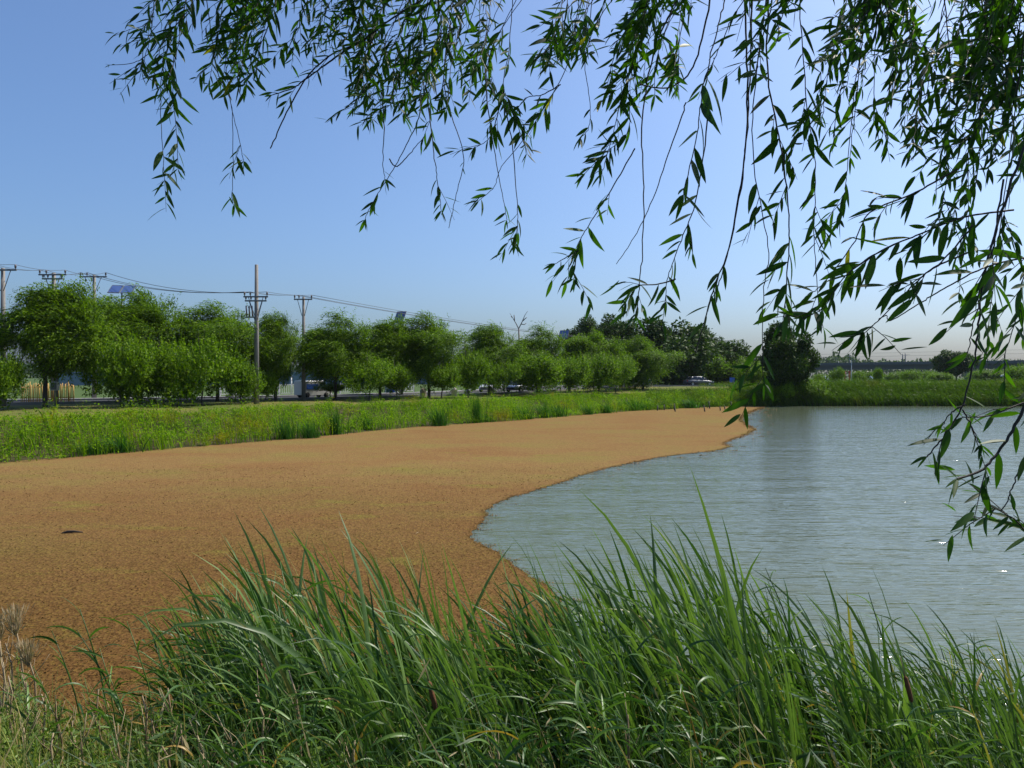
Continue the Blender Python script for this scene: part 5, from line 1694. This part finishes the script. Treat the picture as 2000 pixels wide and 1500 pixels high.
# denser curtains
for i in range(24):
    x = wr.uniform(275, 700); y = wr.uniform(40, 165) if x < 560 else wr.uniform(20, 110)
    A([(x + wr.uniform(20, 110), -25), (x + wr.uniform(8, 30), y * .5), (x, y)], wr.uniform(2.4, 3.0), wr.uniform(2.4, 2.9), [(0, 1)], wr.uniform(.07, .1), .03)
for i in range(27):
    x = wr.uniform(690, 965); y = wr.uniform(110, 235)
    A([(x + wr.uniform(10, 90), -25), (x + wr.uniform(0, 30), y * .55), (x, y)], wr.uniform(2.4, 3.1), wr.uniform(2.4, 3.0), [(wr.choice((0, .4)), 1)], wr.uniform(.07, .095), .03)
for i in range(19):
    x = wr.uniform(1055, 1400); y = wr.uniform(60, 250) if x > 1170 else wr.uniform(40, 110)
    A([(x + wr.uniform(10, 90), -25), (x + wr.uniform(0, 25), y * .55), (x, y)], wr.uniform(2.0, 2.8), wr.uniform(2.0, 2.7), [(wr.choice((0, .4)), 1)], wr.uniform(.07, .1), .028)
for i in range(26):
    x = wr.uniform(1380, 2060); y = wr.uniform(100, 340) * (.75 if x < 1600 else 1)
    A([(x + wr.uniform(0, 110), -25), (x + wr.uniform(0, 40), y * .5), (x, y)], wr.uniform(1.6, 2.7), wr.uniform(1.6, 2.6), [(wr.choice((0, 0, .5)), 1)], wr.uniform(.062, .085), .028)
for i in range(7):
    x = wr.uniform(1700, 2060); y = wr.uniform(380, 720) - max(0, 1850 - x) * 1.6
    A([(x + wr.uniform(40, 200), -25), (x + wr.uniform(20, 80), y * .5), (x + wr.uniform(5, 25), y * .8), (x, y)], wr.uniform(1.5, 2.2), wr.uniform(1.5, 2.1), [(wr.choice((.3, .6)), 1)], wr.uniform(.06, .08), .028)
for i in range(22):
    x = wr.uniform(1640, 2080); y = wr.uniform(60, 330)
    A([(x + wr.uniform(-20, 60), -25), (x + wr.uniform(0, 25), y * .55), (x, min(y, 270))], wr.uniform(1.6, 2.5), wr.uniform(1.6, 2.5), [(0, 1)], wr.uniform(.065, .085), .028)
sh = SH.build('side_shoots', M['twig'], wroot); sh['kind'] = 'stuff'
order = sorted(range(len(LEAVES)), key=lambda i: -(LEAVES[i][1] if LEAVES[i][2] else 0))
single = set(order[:300])
acc_v, acc_q, acc_t, base = [], [], [], 0
WLQ = []
for v, f in WL:
    WLQ.append((np.array([tuple(q) for q in v]), np.array([q for q in f if len(q) == 4]), np.array([q for q in f if len(q) == 3])))
WI = Matrix.Translation(-WO)
for i, (m, s, inf, k) in enumerate(LEAVES):
    if i in single:
        o = link('leaf', WLM[k], wroot); o.matrix_basis = WI @ m
    else:
        v, q, t = WLQ[k]; mm = np.array(WI @ m)
        acc_v.append(v @ mm[:3, :3].T + mm[:3, 3]); acc_q.append(q + base); acc_t.append(t + base); base += len(v)
# canopy overhead, out of the frame: it shades the twigs below
n = 26000
cx = rng.uniform(-3.4, 8.5, n); cy = rng.uniform(-4.5, 4.6, n)
zmin = np.maximum(EYE + .56 * np.maximum(cy, 0) + .45, 5.2)
cz = zmin + rng.random(n) ** .8 * 3.4 * np.clip(1 - ((cx - 3) / 7) ** 2 - ((cy - .3) / 5.6) ** 2, .05, 1)
lump = vnoise(cx * 1.1, cy * 1.1, 15) + .5 * vnoise(cx * 3, cy * 3, 16)
k = lump > .72
c = np.stack([cx, cy, cz], 1)[k]; n = len(c)
v, t = leafquads(c - np.array(tuple(WO)), np.stack([rng.normal(-.4, .5, n), rng.normal(0, .5, n), rng.normal(-.7, .4, n)], 1), rng.normal(0, 1, (n, 3)), rng.uniform(.09, .14, n), rng.uniform(.02, .03, n))
acc_v.append(v); acc_t.append(t + base)
fo = link('foliage', np_mesh('willow_foliage', np.concatenate(acc_v), [np.concatenate(acc_q), np.concatenate(acc_t)], M['willow']), wroot)
fo['kind'] = 'stuff'
# ------------------------------------------------------------------ air
hz = bpy.data.materials.new('haze')
hz.use_nodes = True
hz.node_tree.nodes.clear()
pv_ = hz.node_tree.nodes.new('ShaderNodeVolumePrincipled')
pv_.inputs['Color'].default_value = (0.80, 0.88, 1.0, 1)
pv_.inputs['Density'].default_value = 0.00008
ho = hz.node_tree.nodes.new('ShaderNodeOutputMaterial')
hz.node_tree.links.new(pv_.outputs[0], ho.inputs['Volume'])
x0_, x1_, y0_, y1_ = gx[0] - 5, gx[-1] + 5, gy[0] - 5, gy[-1] + 5
hb = MB().box(((x0_ + x1_) / 2, (y0_ + y1_) / 2, 13.0), (x1_ - x0_, y1_ - y0_, 31.0)).build('haze', hz)
tag(hb, 'thin pale blue haze in the air over the pond and fields', 'haze', kind='stuff')
print('leaves', len(LEAVES), 'objects', len(bpy.data.objects))
